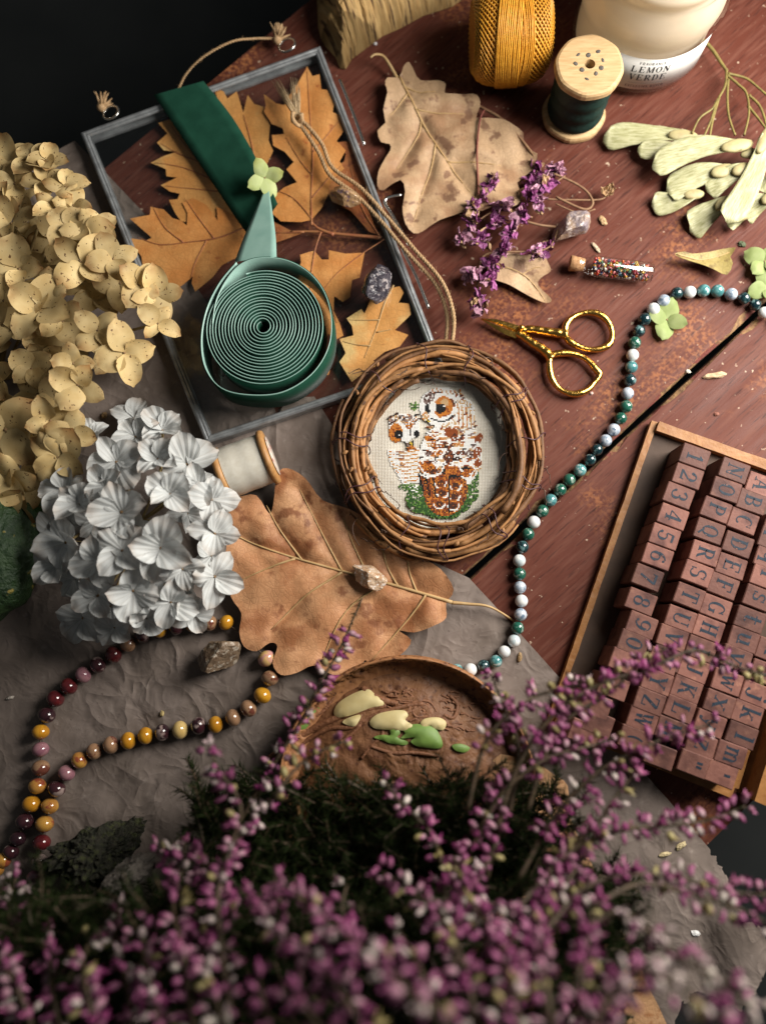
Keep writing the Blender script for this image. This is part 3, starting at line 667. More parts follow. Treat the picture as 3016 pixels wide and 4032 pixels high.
lathe(m, [(.003, .0042)] + pr + [(.003, WLn - .0044)], 48, WMx); m.build('thread', pm('white_thread', (.74, .69, .58), (.82, .78, .68), 300, .45, bs=2200, bstr=.25, spec=.4), ws)
m = MB(); lathe(m, [(.0004, WLn + .0001), (.0125, WLn + .0001), (.0125, WLn + .0006), (.0004, WLn + .0006)], 32, WMx); m.build('paper_label', pm('label_paper', (.62, .55, .47), (.45, .20, .16), 250, .7, lo=.5, hi=.62), ws)

# candle jar
m_wax = pm('lemon_cream_wax', (.80, .68, .52), (.84, .73, .58), 40, .35, spec=.4)
wb = m_wax.node_tree.nodes['Principled BSDF']; wb.inputs['Subsurface Weight'].default_value = .0; wb.inputs['Subsurface Radius'].default_value = (1, .75, .5); wb.inputs['Subsurface Scale'].default_value = .02
m_jarg = glassmat('jar_glass', (.995, .99, .98), 1.1, .02)
jb = P(2500, 152, 0)
jar = thing('candle_jar', 'cream scented candle in a rounded glass jar with white label', 'candle', jb)
JM = Matrix.Translation(jb)
wn = m_wax.node_tree; wt = wn.nodes.new('ShaderNodeBsdfTranslucent'); wt.inputs[0].default_value = (.9, .78, .60, 1); wx = wn.nodes.new('ShaderNodeMixShader'); wx.inputs[0].default_value = .45
wn.links.new(wb.outputs[0], wx.inputs[1]); wn.links.new(wt.outputs[0], wx.inputs[2]); wn.links.new(wx.outputs[0], wn.nodes['Material Output'].inputs[0])
jp = [(.036, 0), (.0415, .0012), (.0445, .005), (.0450, .012), (.0450, .036), (.0462, .040), (.0470, .046), (.0462, .053), (.0425, .060), (.0405, .063), (.0402, .066), (.0418, .069), (.0418, .074), (.0390, .078), (.0340, .081), (.0330, .084), (.0330, .092), (.0345, .094), (.0340, .097)]
m = MB(); lathe(m, [(max(.001, r - .0032), z + .0035 if i == 0 else z) for i, (r, z) in enumerate(jp[:13])] + [(.001, .073)], 64, JM); m.build('wax', m_wax, jar)
m = MB(); lathe(m, [(.001, .0004)] + jp + [(.031, .0972), (.031, .085)], 72, JM); m.f = m.f[:-1]; m.m = m.m[:-1]; m.build('glass', m_jarg, jar)
toc = Vector((CAM.x, CAM.y, 0)) - Vector((jb.x, jb.y, 0)); ja = math.atan2(toc.y, toc.x) + .42   # label turned a little to the right
JR = .0453
def onjar(x, z, r=JR): a = ja + x / JR; return jb + Vector((r * math.cos(a), r * math.sin(a), z))
m = MB(); vs = []; N = 30; hw = .040
for i in range(N + 1):
    x = -hw + 2 * hw * i / N
    for z, r in ((.0095, JR), (.0365, JR), (.0365, JR - .0002), (.0095, JR - .0002)): vs.append(onjar(x, z, r))
m.add(vs, [(i * 4 + j, i * 4 + (j + 1) % 4, i * 4 + 4 + (j + 1) % 4, i * 4 + 4 + j) for i in range(N) for j in range(4)])
jl = m.build('label', pm('white_label', (.72, .70, .66), (.76, .75, .72), 200, .6, bs=1500, bstr=.05), jar)

# ---------------------------------------------------------------- drawn serif letters (unit height, baseline 0)
def glyph(ch):
    """list of quads [(x,y)*4] of a heavy serif alphabet"""
    Q = []; T, N_ = .17, .065
    def ln(x0, y0, x1, y1, w):
        d = Vector((x1 - x0, y1 - y0)); d.normalize(); n = Vector((-d.y, d.x)) * w / 2
        Q.append([(x0 + n.x, y0 + n.y), (x0 - n.x, y0 - n.y), (x1 - n.x, y1 - n.y), (x1 + n.x, y1 + n.y)])
    def vt(x, y0=0, y1=1, w=T, s0=1, s1=1, sw=.15):
        ln(x, y0, x, y1, w)
        if s0: ln(x - sw, y0 + N_ / 2, x + sw, y0 + N_ / 2, N_)
        if s1: ln(x - sw, y1 - N_ / 2, x + sw, y1 - N_ / 2, N_)
    def hz(x0, x1, y, w=N_): ln(x0, y, x1, y, w)
    def sr(x, y, s=.13): ln(x - s, y, x + s, y, N_)
    def arc(cx, cy, rx, ry, a0, a1, t=T, n_=N_, k=14):
        pr = None
        for i in range(k + 1):
            a = R(a0 + (a1 - a0) * i / k); w_ = n_ + (t - n_) * abs(math.cos(a)) ** 1.3
            o = (cx + rx * math.cos(a), cy + ry * math.sin(a)); q = (cx + (rx - w_) * math.cos(a), cy + (ry - n_ - (w_ - n_) * .4) * math.sin(a))
            if pr: Q.append([pr[0], o, q, pr[1]])
            pr = (o, q)
    def dot(x, y, r=.1): arc(x, y, r, r, 0, 360, r * .98, r * .98, 10)
    if ch == '1': vt(.35, 0, 1, T, 1, 0, .2); ln(.35, .93, .14, .78, .09)
    elif ch == '2': arc(.36, .7, .30, .30, 175, -35, T); ln(.56, .52, .1, .08, .1); hz(.06, .66, .06, .13); ln(.63, .05, .66, .24, .06); dot(.13, .72, .09)
    elif ch == '3': arc(.34, .73, .27, .27, 150, -90, T); arc(.34, .28, .32, .29, 90, -150, T); dot(.13, .80, .08); dot(.1, .2, .08)
    elif ch == '4': vt(.46, 0, 1, T, 1, 0, .17); ln(.44, .98, .04, .30, .06); hz(.02, .68, .29, .07)
    elif ch == '5': hz(.16, .62, .93, .14); ln(.17, .97, .12, .55, .07); arc(.32, .31, .32, .31, 130, -150, T); dot(.1, .2, .09)
    elif ch == '6': arc(.36, .31, .32, .31, 0, 360, T); arc(.56, .44, .52, .55, 180, 100, T); dot(.56, .86, .08)
    elif ch == '7': hz(.06, .66, .93, .14); ln(.63, .92, .30, 0, .13); ln(.08, .97, .06, .74, .06)
    elif ch == '8': arc(.36, .74, .26, .26, 0, 360, .14); arc(.36, .27, .31, .28, 0, 360, T)
    elif ch == '9': arc(.34, .69, .32, .31, 0, 360, T); arc(.14, .56, .52, .55, 0, -80, T); dot(.14, .14, .08)
    elif ch == '0': arc(.36, .5, .33, .5, 0, 360, T)
    elif ch == 'A': ln(.10, .02, .36, .99, .065); ln(.36, .99, .62, .02, T); hz(.18, .54, .34); sr(.09, .03); sr(.63, .03, .15)
    elif ch == 'B': vt(.16); arc(.34, .74, .27, .26, 90, -90, .15); hz(.16, .36, .97); hz(.16, .36, .50); arc(.34, .26, .33, .27, 90, -90, T); hz(.16, .36, .03)
    elif ch == 'C': arc(.38, .5, .35, .5, 45, 315, T); ln(.64, .98, .64, .70, .06); 
    elif ch == 'D': vt(.16); arc(.32, .5, .38, .5, 90, -90, T); hz(.16, .34, .97); hz(.16, .34, .03)
    elif ch in 'EF':
        vt(.16); hz(.16, .62, .965); ln(.61, .99, .61, .75, .06); hz(.2, .46, .51); ln(.46, .62, .46, .40, .06)
        if ch == 'E': hz(.16, .64, .035); ln(.63, .01, .64, .27, .06)
    elif ch == 'G': arc(.38, .5, .35, .5, 45, 330, T); ln(.62, .98, .62, .70, .06); vt(.62, .05, .42, .14, 0, 1, .14)
    elif ch == 'H': vt(.16); vt(.60); hz(.16, .60, .51)
    elif ch == 'I': vt(.36)
    elif ch == 'J': vt(.46, .2, 1, T, 0, 1); arc(.29, .22, .255, .22, 0, -150, T); dot(.12, .2, .09)
    elif ch == 'K': vt(.16); ln(.2, .42, .6, .97, .065); ln(.32, .56, .64, .03, T); sr(.6, .97); sr(.66, .03)
    elif ch == 'L': vt(.16); hz(.16, .64, .035); ln(.63, .01, .64, .32, .06)
    elif ch == 'M': vt(.10, 0, 1, .065, 1, 1, .10); ln(.12, .97, .40, .05, .15); ln(.40, .05, .70, .97, .06); vt(.72, 0, 1, T, 1, 1, .13)
    elif ch == 'N': vt(.12, 0, 1, .065, 1, 1, .12); ln(.12, .97, .62, .03, T); vt(.63, 0, 1, .065, 0, 1, .12)
    elif ch in 'OQ':
        arc(.38, .5, .36, .5, 0, 360, T)
        if ch == 'Q': ln(.34, .12, .70, -.16, .12)
    elif ch in 'PR':
        vt(.16); arc(.34, .72, .31, .28, 90, -90, T); hz(.16, .36, .97); hz(.16, .36, .47)
        if ch == 'R': ln(.36, .46, .62, .04, T * .9); sr(.66, .03, .09)
    elif ch == 'S': arc(.34, .73, .28, .27, 40, 270, .14); arc(.34, .27, .31, .28, 90, -140, T); ln(.58, .98, .58, .72, .06); ln(.06, .02, .06, .30, .06)
    elif ch == 'T': vt(.36, 0, 1, T, 1, 0); hz(.04, .68, .965); ln(.06, .99, .06, .72, .06); ln(.66, .99, .66, .72, .06)
    elif ch == 'U': vt(.16, .28, 1, T, 0, 1); arc(.37, .3, .295, .3, 180, 360, .12); vt(.62, .28, 1, .07, 0, 1, .12)
    elif ch == 'V': ln(.12, .97, .37, .02, T); ln(.37, .02, .62, .97, .065); sr(.12, .97); sr(.63, .97)
    elif ch == 'W': ln(.08, .97, .26, .02, .14); ln(.26, .02, .42, .9, .06); ln(.40, .97, .58, .02, .14); ln(.58, .02, .74, .97, .06); sr(.08, .97, .11); sr(.41, .97, .10); sr(.75, .97, .1)
    elif ch == 'X': ln(.12, .97, .62, .03, T); ln(.62, .97, .12, .03, .065); sr(.12, .97); sr(.62, .97); sr(.12, .03); sr(.62, .03)
    elif ch == 'Y': ln(.10, .97, .37, .45, T); ln(.64, .97, .37, .45, .065); vt(.37, 0, .48, T, 1, 0); sr(.10, .97); sr(.64, .97)
    elif ch == 'Z': hz(.08, .64, .965); hz(.08, .66, .035); ln(.60, .95, .12, .05, T); ln(.09, .99, .08, .74, .06); ln(.64, .01, .65, .28, .06)
    elif ch == 'h': vt(.16, 0, 1, .15, 1, 0); ln(.04, .97, .2, .97, .06); arc(.36, .40, .26, .27, 150, 0, .15); vt(.55, 0, .42, .15, 1, 0, .13)
    elif ch == 'i': vt(.34, 0, .66, .16, 1, 0, .17); ln(.17, .63, .36, .63, .06); dot(.33, .88, .1)
    elif ch == 'j': vt(.42, .0, .66, .16, 0, 0); ln(.24, .63, .44, .63, .06); dot(.42, .88, .1); arc(.26, .0, .24, .24, 0, -140, .15); dot(.1, -.1, .08)
    elif ch == 'k': vt(.16, 0, 1, .15, 1, 0); ln(.04, .97, .2, .97, .06); ln(.2, .28, .54, .63, .06); ln(.30, .40, .58, .03, .15); sr(.54, .63, .12); sr(.6, .03, .12)
    elif ch == 'l': vt(.36, 0, 1, .16, 1, 0, .17); ln(.18, .97, .4, .97, .06)
    elif ch == 'm':
        vt(.10, 0, .66, .13, 1, 0, .11); ln(-.02, .63, .12, .63, .06); arc(.25, .40, .19, .27, 160, 0, .13); vt(.38, 0, .42, .13, 1, 0, .1); arc(.55, .40, .2, .27, 160, 0, .13); vt(.69, 0, .42, .13, 1, 0, .1)
    elif ch == 'n': vt(.16, 0, .66, .15, 1, 0, .13); ln(.02, .63, .18, .63, .06); arc(.36, .40, .25, .27, 160, 0, .15); vt(.54, 0, .42, .15, 1, 0, .13)
    elif ch == 'o': arc(.34, .33, .29, .34, 0, 360, .15)
    elif ch == 'p': arc(.40, .33, .28, .34, 0, 360, .15); vt(.16, -.3, .66, .15, 1, 0, .13)
    elif ch == 'q': arc(.32, .33, .28, .34, 0, 360, .15); vt(.56, -.3, .66, .15, 1, 0, .13)
    elif ch == 'r': vt(.2, 0, .66, .16, 1, 0, .16); ln(.04, .63, .22, .63, .06); arc(.46, .38, .26, .27, 160, 70, .1); dot(.54, .58, .09)
    elif ch == 's': arc(.32, .49, .21, .18, 40, 270, .11); arc(.32, .17, .24, .185, 90, -140, .14); ln(.52, .66, .52, .48, .06); ln(.09, 0, .09, .2, .06)
    elif ch == 't': vt(.28, .14, .92, .16, 0, 0); hz(.08, .54, .63); arc(.40, .16, .20, .165, 180, 330, .14)
    elif ch == 'u': vt(.16, .2, .66, .15, 0, 0); ln(.02, .63, .18, .63, .06); arc(.33, .22, .245, .23, 180, 350, .12); vt(.54, 0, .66, .15, 0, 0); ln(.40, .63, .56, .63, .06); ln(.54, .03, .68, .03, .06)
    elif ch == 'v': ln(.12, .64, .34, .02, .16); ln(.34, .02, .56, .64, .06); sr(.12, .64, .12); sr(.57, .64, .11)
    elif ch == 'w': ln(.06, .64, .22, .02, .13); ln(.22, .02, .38, .6, .06); ln(.36, .64, .52, .02, .13); ln(.52, .02, .68, .64, .06); sr(.06, .64, .1); sr(.37, .64, .09); sr(.69, .64, .09)
    elif ch == 'x': ln(.12, .64, .56, .02, .16); ln(.56, .64, .12, .02, .06); sr(.12, .64, .12); sr(.56, .64, .12); sr(.12, .03, .12); sr(.57, .03, .12)
    elif ch == 'y': ln(.12, .64, .36, .04, .15); ln(.58, .64, .28, -.24, .06); sr(.12, .64, .12); sr(.58, .64, .11); dot(.2, -.22, .09)
    elif ch == 'z': hz(.1, .56, .63); hz(.1, .58, .035); ln(.52, .62, .14, .05, .15); ln(.11, .66, .1, .46, .06); ln(.56, 0, .57, .2, .06)
    elif ch == '"': ln(.22, .95, .24, .62, .14); ln(.48, .95, .46, .62, .14)
    elif ch == "'": ln(.34, .95, .36, .60, .16)
    elif ch == '(': arc(.62, .5, .42, .62, 130, 230, .12)
    elif ch == '-': hz(.12, .6, .42, .16)
    elif ch == '?': arc(.34, .72, .26, .28, 160, -80, .15); ln(.34, .46, .34, .26, .1); dot(.34, .09, .1)
    return Q
def gw(ch): return {'I': .55, '1': .55, 'M': .86, 'W': .88, 'i': .5, 'l': .55, 'j': .5, ' ': .35}.get(ch, .76)
def text(mb, s, fn, size, width_scale=1.0, gap=.06, shear=0.0):
    tot = sum(gw(c) for c in s) * width_scale + gap * (len(s) - 1); x = -tot / 2; k = 0
    for c in s:
        if c != ' ':
            for q in glyph(c):
                k += 1
                vs = [fn((x + a * width_scale + shear * b) * size, b * size, .00004 + (k % 6) * .000004) for a, b in q]
                n = (vs[1] - vs[0]).cross(vs[2] - vs[1])
                mb.add(vs, [(0, 1, 2, 3)])
        x += gw(c) * width_scale + gap
m_ink = pm('black_ink', (.012, .016, .022), (.03, .034, .04), 900, .6, spec=.3)
for s, z, size, wsx, gap, nm in (('FRAGRANCE', .0290, .0021, 1.0, .16, 'small_print'), ('LEMON', .0222, .0052, 1.05, .16, 'lettering'), ('VERDE', .0153, .0052, 1.05, .16, 'lettering'), ('EXCLUSIVE BATCH', .0088, .0019, 1.0, .16, 'small_print')):
    m = MB(); text(m, s, lambda x, y, d: onjar(x - .002, z + .0028 + y, JR + .00003 + d), size, wsx, gap); m.build(nm, m_ink, jl, smooth=False)
m = MB(); vs = []
for i in range(11):
    x = -.011 + .022 * i / 10 - .002
    vs += [onjar(x, .0154, JR + .00008), onjar(x, .0157, JR + .00008)]
m.add(vs, [(2 * i, 2 * i + 2, 2 * i + 3, 2 * i + 1) for i in range(10)]); m.build('printed_rule', pm('grey_print', (.3, .29, .27)), jl, smooth=False)
# ---------------------------------------------------------------- wreath with the owl embroidery
wc = P(1724, 1772, .014)
WRX, WRY = .0540, .0575                                 # middle of the twig ring
wreath = thing('twig_wreath', 'round grapevine twig wreath framing cross-stitched owls, with jute hanger', 'wreath', (wc.x, wc.y, .001))
m_twig = [pm('vine_twig_%s' % k, a, b, 120, .6, stretch=(1, 1, 1), bs=400, bstr=.5, bd=.0008, c3=(.10, .045, .02), s3=160, lo3=.6, hi3=.68, spec=.35, rand=True) for k, a, b in (('light', (.46, .225, .085), (.33, .145, .05)), ('mid', (.27, .125, .045), (.36, .18, .07)), ('dark', (.13, .06, .025), (.2, .095, .04)))]
m_tendril = pm('dark_tendril', (.055, .03, .018), (.10, .05, .03), 300, .6)
m_bind = pm('purple_brown_wire', (.055, .022, .028), (.09, .035, .04), 300, .45)
q = random.Random(5)
def wpt(a, mr, ma, z0=.0135):
    return Vector((wc.x + (WRX + mr * math.cos(ma)) * math.cos(a), wc.y + (WRY + mr * math.cos(ma)) * math.sin(a), z0 + mr * .95 * math.sin(ma)))
for i in range(50):
    a0 = q.uniform(0, 2 * math.pi); span = q.uniform(1.6, 4.6); mr = q.uniform(.0035, .0122); ma = q.uniform(0, 2 * math.pi) if i > 26 else q.uniform(-.2, 3.3)
    tw = q.uniform(-.9, .9); ph = q.uniform(0, 9); pts = []; n = int(span * 12)
    r0 = q.uniform(.0008, .0023); rad = []
    for k in range(n + 1):
        t = k / n; a = a0 + span * t; mm = mr * (1 + .22 * n3(a * 1.6, ph)) + .0022 * n3(a * 3.0, ph + 5)
        pts.append(wpt(a, mm, ma + tw * span * t + .35 * n3(a * 1.1, ph + 2)))
        rad.append(r0 * (1 - .35 * t) * (1 + .10 * n3(a * 9, ph)) * (1.35 if (k % 9 == 4) else 1))
    m = MB(); tube(m, pts, rad, 7); m.build('twig', m_twig[q.choice([0, 0, 1, 1, 1, 2, 2])], wreath)
for i in range(26):                                     # curled tendrils
    a = q.uniform(0, 2 * math.pi); side = q.choice([0.1, 2.9, 1.2, 2.0, 3.0, .2]); p = wpt(a, .0095, side); d = Vector((math.cos(a) * math.cos(side), math.sin(a) * math.cos(side), .35 + .3 * math.sin(side))).normalized()
    e = d.orthogonal().normalized(); f = d.cross(e); pts = []; L = q.uniform(.006, .017); cr = q.uniform(.0008, .0022); tn_ = q.uniform(1, 3.2)
    for k in range(30):
        t = k / 29; pts.append(p + d * L * (t - .35 * t * t) + Vector((-math.sin(a), math.cos(a), 0)) * L * .8 * t * t * (1 if i % 2 else -1) + (e * math.cos(t * tn_ * 6.28) + f * math.sin(t * tn_ * 6.28)) * cr * t)
    m = MB(); tube(m, pts, [.0004 * (1 - .5 * k / 29) for k in range(30)], 5); m.build('tendril', m_tendril, wreath)
for a in (.12, .55, 1.25, 1.75, 2.35, 3.05, 3.62, 4.35, 4.75, 5.35, 5.9):   # binding wire
    for j in range(1 + (int(a * 7) % 2)):
        pts = [wpt(a + .16 * (k / 24) * (1 if j else -1) + .03 * math.sin(k), .0121 + .0006 * math.sin(k * 1.3 + a), 2 * math.pi * k / 24) for k in range(25)]
        m = MB(); tube(m, pts, .00042, 5); m.build('binding_wire', m_bind, wreath)
for i in range(14):                                     # bud scars and bits of bark
    a = q.uniform(0, 6.28); p = wpt(a, .0108, q.uniform(.3, 2.8)); m = MB(); ball(m, p, (.0022, .0013, .0011), 7, 5, Matrix.Rotation(a + q.uniform(-1, 2), 3, 'Z'), fn=lambda v_: 1 + .5 * n3(v_.x * 2 + i, v_.y * 2)); m.build('bud_scar', m_twig[1], wreath)
# linen
FZf = .0085
def weave():
    m, nt, b = nodes('ecru_linen_weave'); t = nt.nodes.new('ShaderNodeTexCoord'); hs = []
    for i, ax_ in enumerate('XY'):
        wv = nt.nodes.new('ShaderNodeTexWave'); wv.bands_direction = ax_; wv.inputs['Scale'].default_value = 1000 / 1.0 / 6.28 * 2.1; wv.inputs['Distortion'].default_value = 1.2; wv.inputs['Detail'].default_value = 1
        wv.inputs['Detail Scale'].default_value = .3
        nt.links.new(t.outputs['Object'], wv.inputs[0]); hs.append(wv.outputs[1])
    mm = nt.nodes.new('ShaderNodeMath'); mm.operation = 'MULTIPLY'; nt.links.new(hs[0], mm.inputs[0]); nt.links.new(hs[1], mm.inputs[1])
    c = mixc(nt, mm.outputs[0], (.64, .58, .48), (.93, .90, .82))
    v = coords(nt, 'Object', (1, 1, 1), (0, 0, 0), False); c = mixc(nt, tex(nt, v, 300, lo=.55, hi=.8), c, (.6, .53, .42))
    nt.links.new(c, b.inputs['Base Color']); b.inputs['Roughness'].default_value = .85; b.inputs['Specular IOR Level'].default_value = .15
    bump(nt, b, mm.outputs[0], .8, .0004); return m
m = MB(); lathe(m, [(.0005, FZf)] + [(.004 * k, FZf + .0006 * math.sin(k)) for k in range(1, 13)] + [(.0485, FZf), (.0485, FZf - .001), (.0005, FZf - .001)], 64, Matrix.Translation((wc.x, wc.y, 0)))
fab = m.build('linen', weave(), wreath)
# cross stitches: a counted grid of thread colours (grid cell = 15 units of the design)
COLS = {'W': (.92, .91, .88), 'L': (.66, .42, .21), 'O': (.62, .21, .028), 'B': (.30, .07, .014), 'D': (.075, .026, .016), 'K': (.010, .010, .012), 'G': (.13, .26, .05), 'g': (.035, .10, .022), 'P': (.28, .19, .17), 'Y': (.7, .5, .06)}
CELL = 15; grid = {}; q = random.Random(21)
def put(x, y, c): grid[(int(x // CELL), int(y // CELL))] = c
def ell(cx, cy, rx, ry, cs, dens=1.0, ang=0, r_in=0):
    ca, sa = math.cos(R(ang)), math.sin(R(ang)); m_ = max(rx, ry)
    for X in range(int((cx - m_) // CELL), int((cx + m_) // CELL) + 1):
        for Y in range(int((cy - m_) // CELL), int((cy + m_) // CELL) + 1):
            dx, dy = X * CELL + 7 - cx, Y * CELL + 7 - cy; u, v_ = (dx * ca + dy * sa) / rx, (-dx * sa + dy * ca) / ry
            r2 = u * u + v_ * v_
            if r_in ** 2 <= r2 <= 1 and q.random() < dens: grid[(X, Y)] = q.choice(cs)
def stroke(pts, wd, cs, dens=1.0):
    for (x0, y0), (x1, y1) in zip(pts, pts[1:]):
        n = int(max(abs(x1 - x0), abs(y1 - y0)) / 6) + 1
        for i in range(n + 1):
            x, y = x0 + (x1 - x0) * i / n, y0 + (y1 - y0) * i / n
            k = max(1, int(wd // CELL))
            for a in range(k):
                for b in range(k):
                    if q.random() < dens: put(x + (a - (k - 1) / 2) * CELL, y + (b - (k - 1) / 2) * CELL, q.choice(cs))
# moss
ell(500, 410, 55, 48, 'Gg', .6)
for e in ((430, 1290, 100, 40), (540, 1420, 130, 150), (660, 1500, 130, 90), (820, 1570, 190, 70), (1000, 1470, 120, 90), (1090, 1360, 110, 100), (1160, 1200, 45, 100)): ell(*e, 'Ggg', .82)
ell(500, 1310, 60, 40, 'W', .35)
# little owl at the left
ell(390, 640, 172, 150, 'W', 1); ell(330, 560, 110, 50, 'PL', .6); ell(450, 560, 90, 60, 'PPO', .55)
for s in ((240, 530), (300, 500), (350, 530), (245, 600), (290, 570), (400, 545), (450, 620), (520, 510), (540, 560)): stroke([(s[0] - 18, s[1] + 12), (s[0] + 22, s[1] - 14)], 20, 'DK')
ell(300, 700, 75, 105, 'O', 1); ell(300, 700, 75, 105, 'B', .25); ell(330, 720, 52, 52, 'K'); put(335, 720, 'W')
stroke([(345, 600), (400, 650), (440, 740), (420, 800)], 34, 'W'); stroke([(545, 560), (500, 650), (470, 760)], 22, 'W'); stroke([(462, 600), (455, 740)], 18, 'DK', .8)
ell(522, 712, 27, 42, 'K'); ell(440, 620, 40, 40, 'OB', .6); stroke([(480, 780), (490, 850)], 20, 'K'); stroke([(462, 800), (470, 850)], 16, 'Y'); stroke([(420, 820), (480, 900)], 24, 'DP', .6); ell(470, 900, 60, 60, 'OB', .8)
for k in range(9):                                      # barred breast
    y = 900 + k * 36; x0 = 225 + k * k * 2.2
    stroke([(x0, y), (380, y + 22 + k * 3), (545, y - 8 + k * 4)], 30, 'W', 1); stroke([(x0, y), (380, y + 22 + k * 3), (545, y - 8 + k * 4)], 15, 'OLL', .7); stroke([(x0 + 5, y + 20), (390, y + 40 + k * 3), (550, y + 10 + k * 4)], 16, 'W', .97); stroke([(x0 + 30, y + 8), (330, y + 20)], 16, 'W', .5)
    if k in (0, 1, 2, 4): stroke([(300 + k * 12, y + 4), (380, y + 14)], 20, 'BP', .8)
# tall owl: body first
ell(890, 960, 335, 380, 'W', 1, 4); ell(840, 1330, 235, 275, 'BBDO', 1, 10)
ell(800, 420, 245, 215, 'W', 1); ell(1030, 500, 130, 180, 'LW', .9); ell(960, 620, 190, 110, 'LWW', .9)
for k in range(7): stroke([(690 + k * 50, 235 - 12 * math.sin(k)), (720 + k * 48, 290)], 18, 'OL', .7)
for k in range(9): stroke([(950 + k * 22, 370 + k * 12), (965 + k * 22, 610 + k * 6)], 15, 'LO' if k % 2 else 'W', .85)
ell(770, 430, 185, 165, 'W', 1, 0, .78); ell(655, 330, 55, 75, 'PD', .8, 30); stroke([(620, 300), (690, 280), (780, 255)], 28, 'PD', .7); stroke([(830, 320), (900, 350), (925, 400)], 30, 'DB', .85)
for s in ((930, 270), (960, 290), (1010, 300), (1030, 330), (1060, 490), (1100, 520), (1150, 590), (1160, 630), (940, 380), (920, 530), (980, 570)): stroke([(s[0] - 14, s[1] + 10), (s[0] + 14, s[1] - 10)], 22, 'DB')
ell(815, 425, 105, 120, 'O'); ell(820, 480, 90, 60, 'BO', .5); ell(830, 370, 45, 40, 'L'); ell(780, 437, 62, 52, 'K'); put(810, 418, 'W'); put(825, 418, 'W')
ell(642, 440, 34, 50, 'K'); ell(620, 520, 35, 50, 'OL', .8); ell(700, 420, 40, 60, 'W')
stroke([(680, 540), (720, 565), (800, 582), (870, 560), (915, 515)], 22, 'K', .75); stroke([(700, 520), (780, 545), (880, 520), (930, 450)], 26, 'W', .95); stroke([(640, 560), (672, 580)], 24, 'Y'); stroke([(640, 575), (650, 560)], 14, 'K')
# breast and wing feathers
for k in range(90):
    a_, b_ = q.uniform(620, 1190), q.uniform(640, 1130); stroke([(a_, b_), (a_ + q.uniform(20, 60), b_ + q.uniform(-25, 15))], 15, q.choice(['L', 'O', 'L', 'P', 'B']), .85)
ell(900, 700, 85, 60, 'B', .95, 20); ell(930, 740, 50, 40, 'DB', .7); ell(690, 770, 75, 50, 'OB', .85, 15); ell(1000, 760, 60, 26, 'DB', .7, -30)
ell(870, 830, 70, 40, 'BD', .8); ell(740, 850, 90, 30, 'DBO', .85); ell(730, 920, 80, 40, 'OB', .85); ell(980, 830, 60, 30, 'LO', .9)
ell(1000, 920, 55, 26, 'DB', .9); ell(870, 960, 55, 90, 'DB', .9); ell(960, 980, 60, 26, 'KD', .8); ell(1100, 930, 45, 40, 'DP', .7); ell(1180, 920, 45, 70, 'B', .85, 15); ell(1200, 760, 36, 60, 'B', .9, 30); ell(1190, 1030, 36, 45, 'B', .9)
ell(650, 930, 40, 30, 'DP', .8); ell(680, 1010, 70, 26, 'PD', .6); ell(640, 1080, 110, 70, 'OB', .95, 25); ell(690, 1110, 60, 40, 'D', .8); ell(890, 1120, 110, 70, 'OB', .95); ell(820, 1100, 24, 60, 'K', .8); ell(930, 1180, 60, 24, 'K', .8); ell(1090, 1140, 75, 55, 'OB', .95, -25); ell(1060, 1090, 50, 20, 'K', .7)
for k in range(9): stroke([(545 + k * 26, 1150 + k * 6), (600 + k * 24, 1330 + k * 14)], 15, 'K' if k % 3 == 0 else ('B' if k % 3 == 1 else 'OD'), .9)
for (cx, cy) in ((780, 1240), (945, 1265), (800, 1345), (930, 1380), (770, 1460), (920, 1480)):
    ell(cx, cy, 66, 62, 'BOB'); ell(cx + 5, cy + 12, 40, 40, 'D', .75); stroke([(cx - 62, cy + 10), (cx - 35, cy + 58), (cx + 10, cy + 66), (cx + 50, cy + 48), (cx + 66, cy)], 16, 'W', .8)
stroke([(870, 1180), (872, 1560)], 16, 'K', .75)
for pts in ([(530, 1020), (600, 1130), (700, 1180), (790, 1140), (820, 1060)], [(560, 1150), (640, 1190), (760, 1150)], [(1010, 1180), (1090, 1200), (1160, 1100)], [(590, 850), (700, 900), (820, 870), (900, 800)], [(640, 700), (720, 760), (830, 700)], [(880, 1060), (960, 1040), (1000, 1090)], [(960, 880), (1080, 850), (1200, 800)], [(1040, 1040), (1120, 1010), (1210, 960)], [(560, 950), (680, 990), (800, 950), (850, 880)], [(1080, 690), (1160, 680)]): stroke(pts, 24, 'W', .92)
for s in ((610, 890), (760, 780), (700, 770), (850, 850), (1040, 880), (740, 970), (660, 1020), (580, 970), (1030, 730), (1140, 830), (940, 930)): stroke([(s[0] - 16, s[1] + 6), (s[0] + 16, s[1] - 4)], 18, 'KD')
keys = list(COLS); m_thr = [pm('stranded_cotton_' + k, COLS[k], None, rough=.55, spec=.3) for k in keys]
m = MB(); mmpx = .3625
for (X, Y), c in grid.items():
    ce = P(1450 + (X * CELL + 7) * mmpx, 1450 + (Y * CELL + 7) * mmpx, FZf + .0008); h = CELL * mmpx * .00016 * .49
    zt = FZf + .0009 + .00012 * ((X * 7 + Y * 13) % 5) / 5
    vs = [(ce.x - h, ce.y - h, FZf), (ce.x + h, ce.y - h, FZf), (ce.x + h, ce.y + h, FZf), (ce.x - h, ce.y + h, FZf), (ce.x - h * .84, ce.y - h * .84, zt), (ce.x + h * .84, ce.y - h * .84, zt), (ce.x + h * .84, ce.y + h * .84, zt), (ce.x - h * .84, ce.y + h * .84, zt)]
    m.add(vs, [(4, 5, 6, 7), (0, 1, 5, 4), (1, 2, 6, 5), (2, 3, 7, 6), (3, 0, 4, 7)], keys.index(c))
o = m.build('cross_stitch_owls', m_thr, wreath, smooth=False); o['kind'] = 'stuff'; o['label'] = 'two cross-stitched brown owls side by side on green moss'
